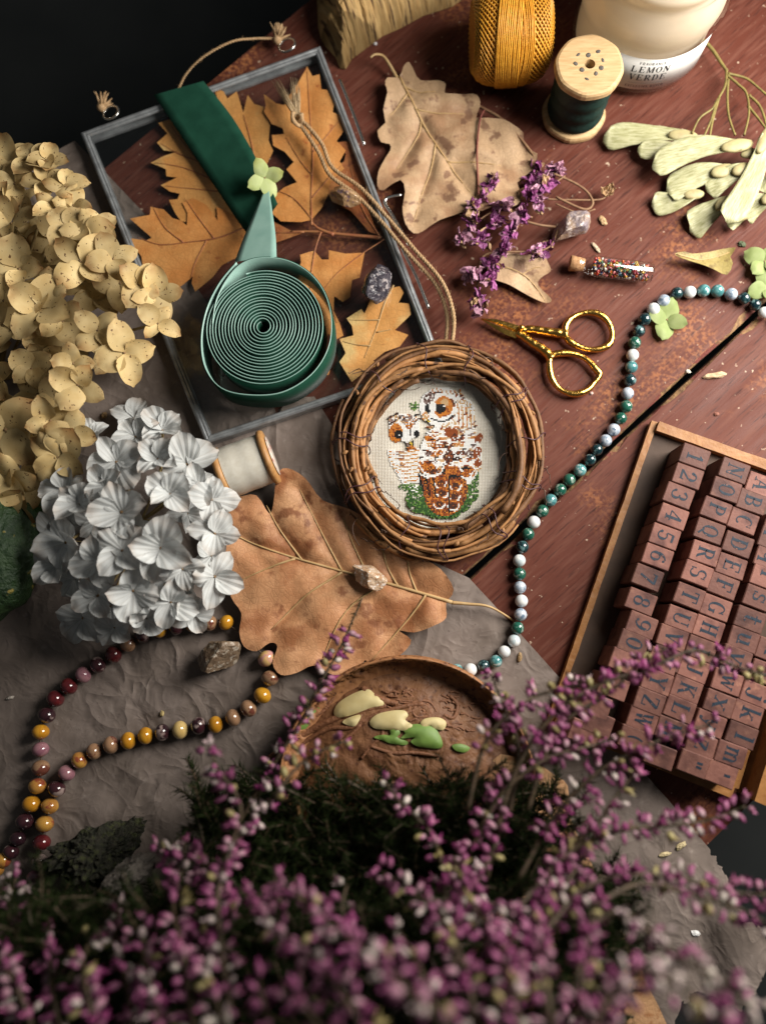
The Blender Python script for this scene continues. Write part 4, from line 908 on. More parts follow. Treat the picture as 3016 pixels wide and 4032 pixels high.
# jute hanger
lz = .016
A = [(1755, 1345, .012), (1760, 1240, .013), (1715, 1120, .014), (1600, 990, .016), (1500, 870, .0155), (1400, 765, .0150), (1300, 690, .0150), (1255, 600, .0155), (1190, 500, .0165), (1172, 470, .018)]
B = [(1780, 1350, .014), (1785, 1240, .016), (1740, 1110, .017), (1630, 980, .0175), (1520, 850, .0165), (1420, 740, .0165), (1310, 660, .0160), (1270, 570, .0165), (1215, 500, .0175), (1178, 466, .018)]
for k, L_ in enumerate((A, B)):
    m = MB(); twine(m, [P(*p) for p in L_], .00135, 3, .0065, 6, 900, 3 + k); m.build('jute_hanger', m_jute, wreath)
m = MB(); kn = P(1172, 468, .0185); q = random.Random(2)
for j in range(3): tube(m, [kn + Vector((.0032 * math.cos(a), .0030 * math.sin(a) + (j - 1) * .0014, .0022 * math.sin(a * 2 + j))) for a in [2 * math.pi * i / 18 for i in range(18)]], .0013, 6, closed=True)
m.build('knot', m_jute, wreath)
m = MB()
for i in range(90):                                     # frayed ends
    side = -1 if i % 2 else 1; d = Vector((-.22 + .22 * side + q.uniform(-.10, .10) - .10, 1, q.uniform(-.05, .12))); L = q.uniform(.014, .027)
    b_ = kn + Vector((q.uniform(-1, 1) * .0016, .001, q.uniform(-1, 1) * .001)); e = b_ + d * L
    tube(m, [b_, b_ + d * L * .5 + Vector((q.uniform(-1, 1), 0, q.uniform(-.3, 1))) * .001, e], [.00035, .00028, .00012], 3)
m.build('frayed_end', pm('pale_jute_fibre', (.60, .45, .28), (.5, .35, .19), 800, .85, spec=.2), wreath)

# ---------------------------------------------------------------- gold scissors
def goldmat():
    m, nt, b = nodes('gold_plate'); v = coords(nt, 'Object', rand=False)
    b.inputs['Base Color'].default_value = (.80, .47, .11, 1); b.inputs['Metallic'].default_value = 1; b.inputs['Roughness'].default_value = .22
    bump(nt, b, tex(nt, v, 420, lo=.3, hi=.7, detail=3), .2, .0007); return m
m_gold = goldmat()
sz = .0042
sci = thing('scissors', 'small ornate gold embroidery scissors lying beside the wreath', 'scissors', P(2180, 1340, .0005))
def orn(mb, pts, r0, amp, k=9, flat=.8, closed=True):
    pts = spline(pts, k, closed); n = len(pts)
    rad = [r0 * (1 + amp * math.sin(i * 1.15) * math.cos(i * .37) + .15 * math.sin(i * .21)) for i in range(n)]
    tube(mb, pts, rad, 9, closed=closed)
ring1 = C(2016, 900, [(345, 690), (352, 625), (400, 575), (480, 548), (560, 556), (622, 605), (650, 680), (635, 748), (580, 782), (500, 788), (425, 765), (370, 732)])
ring2 = C(2016, 900, [(250, 835), (330, 812), (420, 822), (492, 860), (545, 918), (568, 955), (530, 1010), (480, 1058), (400, 1078), (320, 1052), (270, 1000), (245, 930)])
for rg, arm, bl in ((ring1, [(350, 690), (300, 682), (230, 672), (160, 660), (100, 655), (60, 668)], [(60, 668), (-20, 640), (-110, 608), (-200, 588)]), (ring2, [(255, 850), (225, 810), (180, 775), (130, 745), (75, 705), (30, 680)], [(30, 690), (-40, 668), (-120, 630), (-205, 592)])):
    m = MB(); orn(m, [P(a, b, sz) for a, b in rg], .00205, .02); m.build('ring_handle', m_gold, sci)
    m = MB(); ap = spline([P(a, b, sz + .0003) for a, b in C(2016, 900, arm)], 8); n = len(ap)
    tube(m, ap, [(.0034 - .0012 * (i / n)) * (1 + .035 * math.sin(i * .9)) for i in range(n)], 9); m.build('shank', m_gold, sci)
    m = MB(); bp = [P(a, b, sz) for a, b in C(2016, 900, bl)]; sd = Vector((0.2, 1, 0)).normalized() * (1 if rg is ring1 else -1); vs = []
    for i, p in enumerate(bp):
        wd = (.0028, .0026, .0018, .0002)[i]
        vs += [p + sd * wd + Vector((0, 0, .0004)), p + Vector((0, 0, .0011)) - sd * wd * .3, p - sd * wd * .6, p - Vector((0, 0, .0006))]
    m.add(vs, [(i * 4 + j, i * 4 + (j + 1) % 4, i * 4 + 4 + (j + 1) % 4, i * 4 + 4 + j) for i in range(3) for j in range(4)] + [(0, 1, 2, 3), (15, 14, 13, 12)])
    o = m.build('blade', m_gold, sci, smooth=False)
    bm = bmesh.new(); bm.from_mesh(o.data); bmesh.ops.recalc_face_normals(bm, faces=bm.faces[:]); bm.to_mesh(o.data); bm.free()
m = MB(); lathe(m, [(.0004, .0084), (.0015, .0080), (.0019, .0070), (.0019, .0045), (.0004, .0045)][::-1], 16, Matrix.Translation(P(2046, 1305, 0) * 1.0)); m.build('pivot_screw', m_gold, sci)

# ---------------------------------------------------------------- vial of seed beads
va, vb_ = P(*C(2016, 900, [(415, 230)])[0], .0068), P(*C(2016, 900, [(912, 292)])[0], .0068)
vd = (vb_ - va).normalized(); VM = Matrix.Translation(va) @ vd.to_track_quat('Z', 'Y').to_matrix().to_4x4(); VL = (vb_ - va).length
vial = thing('glass_vial', 'tiny corked glass vial filled with mixed coloured seed beads', 'vial', (va + vb_) / 2 - Vector((0, 0, .0066)))
m_vg = glassmat('vial_glass', (.985, .99, .99), 2.4, .01)
m = MB(); lathe(m, [(.0046, 0), (.0052, .0006), (.0052, .0020), (.0044, .0028), (.0044, .0062), (.0052, .0078), (.0064, .0096), (.0066, .012), (.0066, VL - .0020), (.0058, VL - .0003), (.001, VL)], 36, VM); m.f = m.f[:-2]; m.m = m.m[:-2]; m.build('glass', m_vg, vial)
m = MB(); lathe(m, [(.0005, -.0040), (.0046, -.0040), (.0050, -.0036), (.0040, .0052), (.0005, .0052)], 24, VM, fn=lambda r, z, a: r * (1 + .04 * n3(a * 3, z * 900))); m.build('cork', pm('cork', (.50, .28, .13), (.36, .18, .08), 500, .85, c3=(.18, .08, .04), s3=700, lo3=.62, hi3=.68, bs=700, bstr=.6), vial)
BC = [(.55, .03, .02), (.70, .36, .03), (.02, .05, .14), (.75, .16, .03), (.02, .02, .025), (.80, .76, .68), (.05, .20, .09), (.65, .45, .08), (.34, .02, .04), (.04, .16, .24), (.65, .2, .2)]
m_sb = [pm('seed_bead_%s' % n_, c, None, rough=.15, coat=.6) for n_, c in zip(('red', 'amber', 'navy', 'orange', 'black', 'white', 'green', 'gold', 'maroon', 'teal', 'pink'), BC)]
sbm = []
for mt in m_sb:
    m = MB(); vs = []; N1, N2 = 10, 6
    for i in range(N1):
        for j in range(N2):
            a, b = 2 * math.pi * i / N1, 2 * math.pi * j / N2; r = .00068 + .00042 * math.cos(b); vs.append((r * math.cos(a), r * math.sin(a), .00052 * math.sin(b)))
    m.add(vs, [(i * N2 + j, ((i + 1) % N1) * N2 + j, ((i + 1) % N1) * N2 + (j + 1) % N2, i * N2 + (j + 1) % N2) for i in range(N1) for j in range(N2)]); sbm.append(m.mesh('seed_bead', mt))
q = random.Random(8); placed = []; tries = 0
while len(placed) < 230 and tries < 9000:
    tries += 1; a = q.uniform(0, 6.28); r = .0052 * math.sqrt(q.random()); s = q.uniform(.0108, VL - .003); p = Vector((r * math.cos(a), r * math.sin(a), s))
    if all((p - o_).length > .00165 for o_ in placed): placed.append(p)
for p in placed:
    inst('seed_bead', q.choice(sbm), vial, Matrix.Translation(VM @ p) @ Matrix.Rotation(q.uniform(0, 3), 4, 'X') @ Matrix.Rotation(q.uniform(0, 3), 4, 'Y'))

# ---------------------------------------------------------------- bead strands
def agate(name, a, b, c=None, s=250, lo=.45, hi=.55, rough=.12):
    return pm(name, a, b, s, rough, c3=c, s3=s * 1.3, lo3=.56, hi3=.62, coat=.5, lo=lo, hi=hi, dist=1.2) if c else pm(name, a, b, s, rough, coat=.5, lo=lo, hi=hi, dist=1.2)
GM = {'w': agate('white_agate', (.66, .68, .68), (.78, .78, .76), (.50, .58, .60), 90), 'k': agate('dark_teal_agate', (.006, .022, .028), (.02, .06, .065), (.12, .22, .22), 220, .5, .65), 'g': agate('moss_green_agate', (.010, .070, .048), (.02, .11, .075), (.25, .34, .28), 240), 't': agate('teal_agate', (.05, .18, .19), (.12, .30, .30), (.42, .52, .50), 240), 'b': agate('blue_grey_agate', (.30, .36, .44), (.50, .54, .60), (.14, .20, .28), 200)}
def sphere_mesh(name, mat, r, sx=1.0, nu=20, nv=14):
    m = MB(); ball(m, (0, 0, 0), (r, r, r * sx), nu, nv); return m.mesh(name, mat)
gr = .0041
gb = C(2016, 900, [(1730, 590, 'b'), (1640, 548, 'w'), (1580, 497, 'k'), (1508, 455, 'k'), (1425, 428, 'b'), (1335, 407, 't'), (1245, 405, 't'), (1155, 415, 'w'), (1070, 422, 'k'), (985, 470, 'b'), (918, 525, 'w'), (860, 592, 'k'), (825, 668, 'k'), (796, 745, 'g'), (783, 825, 'w'), (776, 903, 't'), (766, 988, 'k'), (750, 1075, 'b'), (740, 1160, 'g'), (705, 1237, 'g'), (660, 1312, 'b'), (607, 1382, 'b'), (550, 1442, 'k'), (505, 1507, 'k'), (440, 1575, 't'), (370, 1638, 'g')])
gb += C(2016, 1600, [(310, 545, 'g'), (248, 612, 't'), (195, 682, 'g'), (140, 755, 'w'), (102, 834, 'g'), (65, 917, 'k'), (46, 1005, 'w'), (47, 1092, 'g'), (50, 1180, 'b'), (60, 1268, 'w'), (54, 1357, 'b'), (35, 1445, 'g'), (12, 1528, 'w')])
gb += C(1000, 1800, [(1630, 1268, 'w'), (1575, 1330, 't'), (1495, 1360, 'k'), (1410, 1385, 'w'), (1320, 1388, 't'), (1235, 1400, 'w'), (1140, 1408, 'g'), (1040, 1405, 'k'), (940, 1398, 'g'), (840, 1388, 'k'), (760, 1382, 'g'), (712, 1365, 't')])
GMe = {k: sphere_mesh('bead', GM[k], gr) for k in GM}
def strand(label, pts, meshes, r, zf, mcord, wobble, seed):
    q = random.Random(seed)
    W_ = [P(p[0], p[1], r + zf(p)) for p in pts]
    t = thing('bead_strand', label, 'beads', (W_[len(W_) // 2].x, W_[len(W_) // 2].y, .0005))
    for i, (p, w_) in enumerate(zip(pts, W_)):
        d = (W_[min(i + 1, len(W_) - 1)] - W_[max(i - 1, 0)]).normalized(); gap = min([(w_ - W_[j]).length for j in (i - 1, i + 1) if 0 <= j < len(W_)])
        s = min(1.0, gap / (2 * r)) * q.uniform(.95, 1.0); s = max(.82, s)
        M_ = Matrix.Translation(w_) @ d.to_track_quat('Z', 'Y').to_matrix().to_4x4() @ Matrix.Rotation(q.uniform(0, 6.28), 4, 'Z') @ Matrix.Diagonal((s, s, s * wobble, 1))
        inst('bead', meshes[p[2]], t, M_)
    m = MB(); tube(m, spline(W_, 3), .0005, 5); m.build('cord', mcord, t)
    return t
strand('strand of round moss agate beads in green, white and blue curving beside the stamp box', gb, GMe, gr, lambda p: .0018 if p[1] > 2400 else .0, pm('dark_cord', (.05, .06, .06)), 1.0, 3)
MM = {'y': agate('mustard_mookaite', (.56, .27, .022), (.46, .20, .016), None, 60), 'o': agate('ochre_mookaite', (.48, .25, .05), (.40, .18, .04), (.25, .06, .03), 80), 't': agate('tan_mookaite', (.26, .145, .08), (.32, .18, .10), (.14, .045, .03), 90), 'm': agate('mauve_mookaite', (.24, .10, .13), (.31, .15, .17), None, 90), 'r': agate('red_mookaite', (.12, .016, .018), (.075, .011, .014), None, 90), 'd': agate('dark_plum_mookaite', (.025, .010, .014), (.045, .014, .018), (.30, .22, .20), 60), 'p': agate('cream_pink_mookaite', (.66, .42, .16), (.55, .26, .24), None, 90), 'l': agate('pale_yellow_mookaite', (.60, .42, .16), (.52, .34, .11), None, 60)}
mr = .0055
MMe = {}
for k in MM:
    m = MB(); ball(m, (0, 0, 0), (mr, mr, mr * .90), 22, 14, fn=lambda v_: 1 + .035 * (1 - abs(v_.z)) + .02 * n3(v_.x * 2, v_.y * 2, v_.z * 2 + 3)); MMe[k] = m.mesh('bead', MM[k])
mo = C(0, 2400, [(-20, 1690, 'o'), (25, 1632, 'o'), (75, 1578, 'd'), (120, 1492, 'd'), (165, 1380, 'd'), (208, 1267, 'y'), (247, 1150, 'o'), (268, 1032, 't'), (268, 912, 'm'), (268, 797, 'y'), (308, 688, 'd'), (365, 580, 'r'), (452, 500, 'r'), (545, 425, 'm'), (640, 360, 'd'), (742, 292, 'r'), (835, 225, 't'), (930, 165, 'd'), (1040, 130, 'y'), (1150, 110, 'd'), (1260, 95, 'o'), (1370, 88, 't'), (1475, 85, 'y')]) + [(1050, 2593, 'p'), (1064, 2670, 't'), (1034, 2738, 'y')] + C(0, 2400, [(1620, 645, 't'), (1520, 705, 't'), (1405, 750, 'y'), (1295, 757, 'd'), (1175, 785, 'l'), (1060, 800, 'd'), (950, 822, 'y'), (838, 855, 'y'), (725, 882, 't'), (615, 925, 't'), (520, 982, 'o'), (437, 1065, 'm'), (372, 1168, 'd'), (328, 1280, 'o'), (293, 1397, 'o'), (275, 1518, 'r'), (260, 1640, 'd'), (230, 1745, 'm')])
strand('strand of mustard, maroon and plum mookaite beads looped on the kraft paper', mo, MMe, mr, lambda p: .0022, pm('brown_cord', (.08, .05, .03)), 1.0, 5)
# ---------------------------------------------------------------- stamp box with letter blocks
BT = .0100                                              # rim of the box
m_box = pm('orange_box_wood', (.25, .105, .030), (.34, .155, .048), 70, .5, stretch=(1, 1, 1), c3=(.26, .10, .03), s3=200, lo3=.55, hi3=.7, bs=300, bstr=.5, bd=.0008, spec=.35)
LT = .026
m_boxshade = pm('box_inside_shade_wood', (.045, .022, .011), (.065, .032, .016), 60, .7, bs=200)  # box floor wood, with the shade between the blocks put into its colour
A0, C0, D0 = P(2611, 1663, BT), P(2148, 2854, BT), P(2880, 3143, BT)
bu = (D0 - C0); BW = bu.length; bu.normalize()          # across the box
bv = (A0 - C0); bv -= bu * bv.dot(bu); BH = bv.length; bv.normalize()   # up the box
if bu.cross(bv).z < 0: bv = -bv
BM = Matrix(((bu.x, bv.x, 0, C0.x), (bu.y, bv.y, 0, C0.y), (0, 0, 1, 0), (0, 0, 0, 1)))
sbx = thing('stamp_box', 'shallow orange wooden box holding rows of letter stamps', 'box', BM @ Vector((BW / 2, BH / 2, .001)))
TW = .0062
def bpart(name, x0, x1, y0, y1, z0, z1, mat, par, rough=True):
    m = MB(); nx, ny = max(2, int((x1 - x0) / .006)), max(2, int((y1 - y0) / .006)); vs = []; fs = []
    for k in (0, 1):
        for i in range(nx + 1):
            for j in range(ny + 1):
                x, y = x0 + (x1 - x0) * i / nx, y0 + (y1 - y0) * j / ny
                e = .00035 if rough else 0
                if i in (0, nx): x += e * n3(y * 260, k * 3 + i, 2)
                if j in (0, ny): y += e * n3(x * 260, k * 3 + j, 7)
                vs.append(BM @ Vector((x, y, (z1 if k else z0) + (e * .8 * n3(x * 200, y * 200) if k else 0))))
    n = ny + 1; q_ = (nx + 1) * n
    for i in range(nx):
        for j in range(ny):
            fs.append((q_ + i * n + j, q_ + (i + 1) * n + j, q_ + (i + 1) * n + j + 1, q_ + i * n + j + 1)); fs.append((i * n + j, i * n + j + 1, (i + 1) * n + j + 1, (i + 1) * n + j))
    for i in range(nx): fs += [(i * n, (i + 1) * n, q_ + (i + 1) * n, q_ + i * n), ((i + 1) * n + ny, i * n + ny, q_ + i * n + ny, q_ + (i + 1) * n + ny)]
    for j in range(ny): fs += [(j + 1, j, q_ + j, q_ + j + 1), (nx * n + j, nx * n + j + 1, q_ + nx * n + j + 1, q_ + nx * n + j)]
    m.add(vs, fs); return m.build(name, mat, par, smooth=False)
XR = BW                                                 # inner partition of the box is its right wall
bpart('side_wall', .0006, .0044, TW * .0, BH, .001, BT - .0035, m_box, sbx)
bpart('side_wall', XR - .0025, XR + .0025, TW, BH - TW, .001, BT - .001, m_box, sbx)
bpart('end_wall', .0045, XR + .075, BH - TW, BH, .001, BT - .0004, m_box, sbx)
bpart('end_wall', .0045, XR, 0, TW, .001, BT - .0004, m_box, sbx)
bpart('bottom', .0046, XR - .0026, TW + .0001, BH - TW - .0001, .0012, .0045, m_boxshade, sbx, False)
lid = thing('box_lid', 'bright orange wooden lid of the stamp box at the right edge', 'lid', BM @ Vector((XR + .04, BH / 2, .001)))
bpart('side_wall', XR + .0058, XR + .0165, .004, BH * .80, .001, LT - .002, m_box, lid)
bpart('end_wall', XR + .0166, XR + .095, .004, .0155, .001, LT - .0036, m_box, lid)
bpart('panel', XR + .0166, XR + .095, .0157, BH * .80, .001, LT - .010, m_box, lid)
# blocks
BZ = .0050; TT = .0295; bw_, bh_ = .0165, .0122
m_block = pm('terracotta_stamp_wood', (.205, .088, .066), (.16, .066, .050), 90, .62, c3=(.09, .034, .027), s3=70, lo3=.5, hi3=.68, c4=(.27, .125, .085), s4=200, lo4=.58, hi4=.72, bs=500, bstr=.4, bd=.0005, orand=.42, spec=.3)
block_me = bevel_box_mesh('stamp_block', (bw_, bh_, TT - BZ), .0005, m_block, 1)
m_stamp = pm('worn_navy_ink', (.010, .018, .030), (.020, .034, .052), 500, .6, c3=(.20, .09, .065), s3=420, lo3=.62, hi3=.70, spec=.25)
q = random.Random(12)
def blockat(px, py, ch, label):
    p = P(px, py, TT); ang = math.atan2(-bv.y, -bv.x)    # reading direction of the print runs down the column
    a = math.atan2(bu.y, bu.x) + q.uniform(-.025, .025)
    t = thing('stamp_block', label, 'stamp', (p.x, p.y, BZ), 'letter stamp blocks standing in the box')
    M_ = Matrix.Translation((p.x, p.y, BZ - q.uniform(0, .0004))) @ Matrix.Rotation(a, 4, 'Z')
    inst('wood_block', block_me, t, M_)
    if ch:
        m = MB(); s = .0096 if not ch.islower() else .0108
        # printed sideways: its top points to the right wall
        text(m, ch, lambda x, y, d: M_ @ Vector((y - (.46 if not ch.islower() else .34) * s, -x, TT - BZ + .00006 + d)), s, .98)
        m.build('printed_character', m_stamp, t, smooth=False)
NAMES = {'"': 'double quote mark', "'": 'single quote mark', '(': 'bracket', '0': 'digit zero', '1': 'digit one', '2': 'digit two', '3': 'digit three', '4': 'digit four', '5': 'digit five', '6': 'digit six', '7': 'digit seven', '8': 'digit eight', '9': 'digit nine'}
def lab(ch):
    if ch in NAMES: return 'terracotta wooden stamp block printed with the %s' % NAMES[ch]
    return 'terracotta wooden stamp block printed with %s letter %s' % ('small' if ch.islower() else 'capital', ch)
c1 = C(2016, 1600, [(1190, 325, '1'), (1145, 455, '2'), (1085, 580, '3'), (1048, 718, '4'), (995, 848, '5'), (948, 980, '6'), (883, 1115, '7'), (840, 1272, '8'), (845, 1425, '9'), (790, 1545, '0')])
c2 = C(2016, 1600, [(1448, 418, 'N'), (1393, 543, 'O'), (1330, 673, 'P'), (1285, 812, 'Q'), (1258, 958, 'R'), (1207, 1090, 'S'), (1155, 1238, 'T'), (1098, 1385, 'U'), (1045, 1510, 'V'), (1010, 1640, 'W'), (985, 1700 + 75, 'X')])
c2 = c2[:-1] + C(2016, 2500, [(985, 170, 'X'), (945, 305, 'Y'), (895, 435, 'Z'), (850, 555, 'w'), (795, 680, '(')])
c2[-2] = (c2[-2][0], c2[-2][1], 'W2')
c3 = C(2016, 1600, [(1622, 512, 'A'), (1565, 620, 'B'), (1505, 748, 'C'), (1472, 900, 'D'), (1428, 1042, 'E'), (1376, 1170, 'F'), (1328, 1312, 'G'), (1280, 1450, 'H'), (1232, 1582, 'I')]) + C(2016, 2500, [(1185, 225, 'J'), (1137, 355, 'K'), (1092, 485, 'L'), (1035, 620, 'M')])
c4 = C(2016, 1600, [(1735, 790, 'o'), (1705, 870, 'p'), (1680, 990, 'q'), (1655, 1115, 'r'), (1608, 1250, 's'), (1550, 1390, 't'), (1510, 1520, 'u')]) + C(2016, 2500, [(1460, 155, 'v'), (1402, 308, 'w'), (1350, 448, 'x'), (1290, 580, 'y'), (1232, 720, 'z'), (1182, 842, '"')])
c5 = C(2016, 2500, [(1712, -30, 'g'), (1690, 105, 'h'), (1652, 250, 'i'), (1590, 388, 'j'), (1533, 515, 'k'), (1497, 655, 'l'), (1425, 780, 'm'), (1365, 910, "'")])
c5 = [c for c in c5 if c[2] != 'g']
seen = set()
for colm in (c1, c2, c3, c4, c5):
    for (px, py, ch) in colm:
        if ch == 'W2': blockat(px, py, 'W', 'second terracotta stamp block printed with capital W, below the Z'); continue
        blockat(px, py, ch, lab(ch) + (' in the digit column' if ch.isdigit() else ''))
for (px, py), nm in zip(C(2016, 2500, [(735, 175), (660, 340), (545, 460), (560, 580), (965, 790), (470, 640)]), ('below the zero', 'lower in the digit column behind heather', 'at the box left wall behind heather', 'with nicked edge behind the dense heather', 'at the lower end of the capitals', 'lowest at the left wall behind heather')):
    blockat(px, py, '', 'unmarked terracotta stamp block ' + nm)

# ---------------------------------------------------------------- maple samaras
def wingmat():
    m, nt, b = nodes('pale_green_samara'); v = coords(nt, 'Object')
    g = coords(nt, 'Object', (.7, 5, 1)); c = mixc(nt, tex(nt, v, 150, lo=.35, hi=.7), (.40, .385, .21), (.47, .455, .28))
    c = mixc(nt, tex(nt, g, 240, lo=.42, hi=.68), c, (.24, .235, .09)); c = mixc(nt, tex(nt, v, 900, lo=.68, hi=.72), c, (.25, .16, .06))
    nt.links.new(c, b.inputs['Base Color']); b.inputs['Roughness'].default_value = .5; bump(nt, b, tex(nt, g, 500, lo=0, hi=1), .5, .0006); return m
m_wing = wingmat(); m_nut = pm('samara_nut', (.40, .35, .17), (.33, .27, .13), 200, .55, bs=500, bstr=.3)
m_stem = pm('olive_stem', (.24, .19, .05), (.16, .12, .035), 300, .55)
sam = thing('samara_bunch', 'bunch of pale green maple seed wings on olive stalks', 'maple seeds', P(2760, 720, .0005))
SM = [((1130, 885), (595, 885), 150, .012, -.10), ((1200, 950), (815, 965), 100, .014, .05), ((1480, 945), (905, 1075), 165, .019, -.22), ((1385, 1110), (1000, 1235), 170, .013, -.20), ((1500, 1100), (1255, 1225), 150, .016, -.1), ((1655, 890), (1370, 1440), 150, .022, .10), ((1390, 1320), (1140, 1475), 170, .010, -.12), ((1190, 1265), (905, 1310), 130, .008, .20), ((1680, 1290), (1500, 1385), 150, .012, -.2), ((1500, 1420), (1400, 1470), 70, .007, 0), ((1700, 1120), (1640, 1260), 150, .018, .2), ((1540, 1000), (1700, 1010), 120, .016, .1)]
for i, (nn, tt, wd, z, bend) in enumerate(SM):
    a, b = P(*C(2016, 0, [nn])[0], z), P(*C(2016, 0, [tt])[0], max(.003, z - .007)); L = (b - a).length; d = (b - a).normalized(); s = Vector((0, 0, 1)).cross(d).normalized(); hw = wd * .60423 * .00016 * .62
    if s.y > 0: s = -s
    m = MB(); NU, NV = 14, 8; vs = []
    for sf in (0, -.0004):
        for u in range(NU + 1):
            t = u / NU; ww = hw * (.42 + .75 * t - .15 * t * t) * (1 if t < .82 else math.sqrt(max(0.02, 1 - ((t - .82) / .18) ** 2)))
            cen = a + d * L * t + s * (L * bend * math.sin(t * math.pi) * .5 + hw * .25 * t)
            for v_ in range(NV + 1):
                k = v_ / NV * 2 - 1; p = cen + s * ww * k
                p.z += .0012 * math.sin(t * 5 + i) * k + .0012 * (1 - k) * .4 * t + .0008 * n3(p.x * 200, p.y * 200, i) + sf + (.0006 if k < -.8 else 0); vs.append(p)
    n = NV + 1; q_ = (NU + 1) * n; fs = []
    for u in range(NU):
        for v_ in range(NV):
            fs.append((u * n + v_, u * n + v_ + 1, (u + 1) * n + v_ + 1, (u + 1) * n + v_)); fs.append((q_ + u * n + v_, q_ + (u + 1) * n + v_, q_ + (u + 1) * n + v_ + 1, q_ + u * n + v_ + 1))
    for u in range(NU): fs += [(u * n, (u + 1) * n, q_ + (u + 1) * n, q_ + u * n), ((u + 1) * n + NV, u * n + NV, q_ + u * n + NV, q_ + (u + 1) * n + NV)]
    for v_ in range(NV): fs.append((NU * n + v_, NU * n + v_ + 1, q_ + NU * n + v_ + 1, q_ + NU * n + v_))
    m.add(vs, fs)
    # local frame so the streaks run along the wing
    F_ = Matrix(((d.x, s.x, 0, a.x), (d.y, s.y, 0, a.y), (d.z * 0, 0, 1, a.z), (0, 0, 0, 1)))
    me = m.mesh('samara_wing', m_wing); me.transform(F_.inverted()); wg = inst('samara_wing', me, sam, F_)
    m = MB(); ball(m, a + d * L * .03, (L * .13 + .0034, hw * .46, .0019), 14, 9, Matrix.Rotation(math.atan2(d.y, d.x), 3, 'Z'), fn=lambda v__: 1 + .1 * n3(v__.x * 3, v__.y * 3, i)); m.build('nutlet', m_nut, wg)
for pts in ([(1230, 250), (1300, 320), (1360, 410), (1395, 460)], [(1395, 460), (1385, 560), (1330, 660), (1300, 710), (1220, 770), (1170, 870)], [(1330, 660), (1295, 780), (1240, 905)], [(1345, 640), (1310, 760), (1290, 860), (1278, 970)], [(1405, 520), (1400, 640), (1410, 760), (1450, 880)], [(1400, 490), (1470, 550), (1525, 610), (1540, 740), (1510, 880)], [(1535, 690), (1600, 770), (1660, 850)], [(1405, 480), (1520, 510), (1600, 570), (1690, 650)], [(1540, 620), (1610, 690), (1650, 800), (1660, 880)]):
    w_ = spline([P(*C(2016, 0, [p])[0], .008 + .006 * min(1, max(0, (p[1] - 450) / 400))) for p in pts], 6); n = len(w_)
    m = MB(); tube(m, w_, [(.0011 if pts[0][1] < 300 else .00075) * (1.15 - .3 * i / n) * (1 + .35 * (i in (0, n - 1))) for i in range(n)], 6); m.build('stalk', m_stem, sam)

# ---------------------------------------------------------------- purple dried flower sprig
m_pur = [pm('purple_dry_petal', (.25, .045, .19), (.36, .11, .27), 300, .55, orand=.35), pm('pink_dry_petal', (.45, .18, .33), (.55, .33, .36), 300, .6, orand=.25), pm('straw_petal', (.50, .33, .17), (.42, .24, .12), 300, .65, orand=.2)]
m_dst = pm('dry_stalk', (.28, .16, .08), (.20, .10, .05), 300, .7); m_rst = pm('red_stalk', (.17, .04, .035), (.24, .08, .05), 300, .6)
def crumple(seed, mat):
    q = random.Random(seed); m = MB(); N = 5; vs = []; ph = q.uniform(0, 50)
    for i in range(N + 1):
        for j in range(N + 1):
            u, v_ = i / N, j / N * 2 - 1; w_ = math.sin(math.pi * min(1, u * .8 + .2)) * .5
            p = Vector((u, v_ * w_, .35 * n3(u * 2.2 + ph, v_ * 2, 1) + .5 * u * u * q.uniform(.8, 1.2))) + Vector((n3(u * 3, v_ * 3, ph) * .18, n3(u * 3 + 9, v_ * 3, ph) * .18, 0)); vs.append(p)
    m.add(vs, [(i * (N + 1) + j, (i + 1) * (N + 1) + j, (i + 1) * (N + 1) + j + 1, i * (N + 1) + j + 1) for i in range(N) for j in range(N)]); return m.mesh('petal', mat, smooth=False)
CR = [[crumple(s + 10 * k, mt) for s in range(5)] for k, mt in enumerate(m_pur)]
spr = thing('dried_flower_sprig', 'sprig of crumpled purple dried flowers on thin brown stalks', 'dried flowers', P(1990, 880, .0005))
q = random.Random(31)
fcs = V([(1160, 368), (1200, 372), (1178, 398), (1143, 420), (1160, 438), (1065, 398), (1048, 432), (1085, 447), (1125, 468), (1020, 478), (998, 512), (1040, 520), (1088, 542), (1152, 548), (1178, 538), (1062, 570), (1022, 590), (1055, 606), (1030, 648), (1042, 668), (1105, 500), (1070, 480), (1022, 450), (1150, 400)])
for i, (px, py) in enumerate(fcs):
    c = P(px, py, .006 + .008 * q.random()); k = 0 if i % 3 != 1 else 1
    m = MB(); ball(m, c - Vector((0, 0, .001)), .0014, 8, 5); fl_ = m.build('floret', m_dst, spr)
    for j in range(13):
        d = Vector((q.uniform(-1, 1), q.uniform(-1, 1), q.uniform(-.25, 1))).normalized(); s = q.uniform(.0042, .0072)
        kk = k if q.random() < .62 else q.choice([0, 1, 2])
        inst('petal', q.choice(CR[kk]), fl_, Matrix.Translation(c + d * .0012) @ d.to_track_quat('X', 'Z').to_matrix().to_4x4() @ Matrix.Rotation(q.uniform(0, 6.28), 4, 'X') @ Matrix.Scale(s, 4))
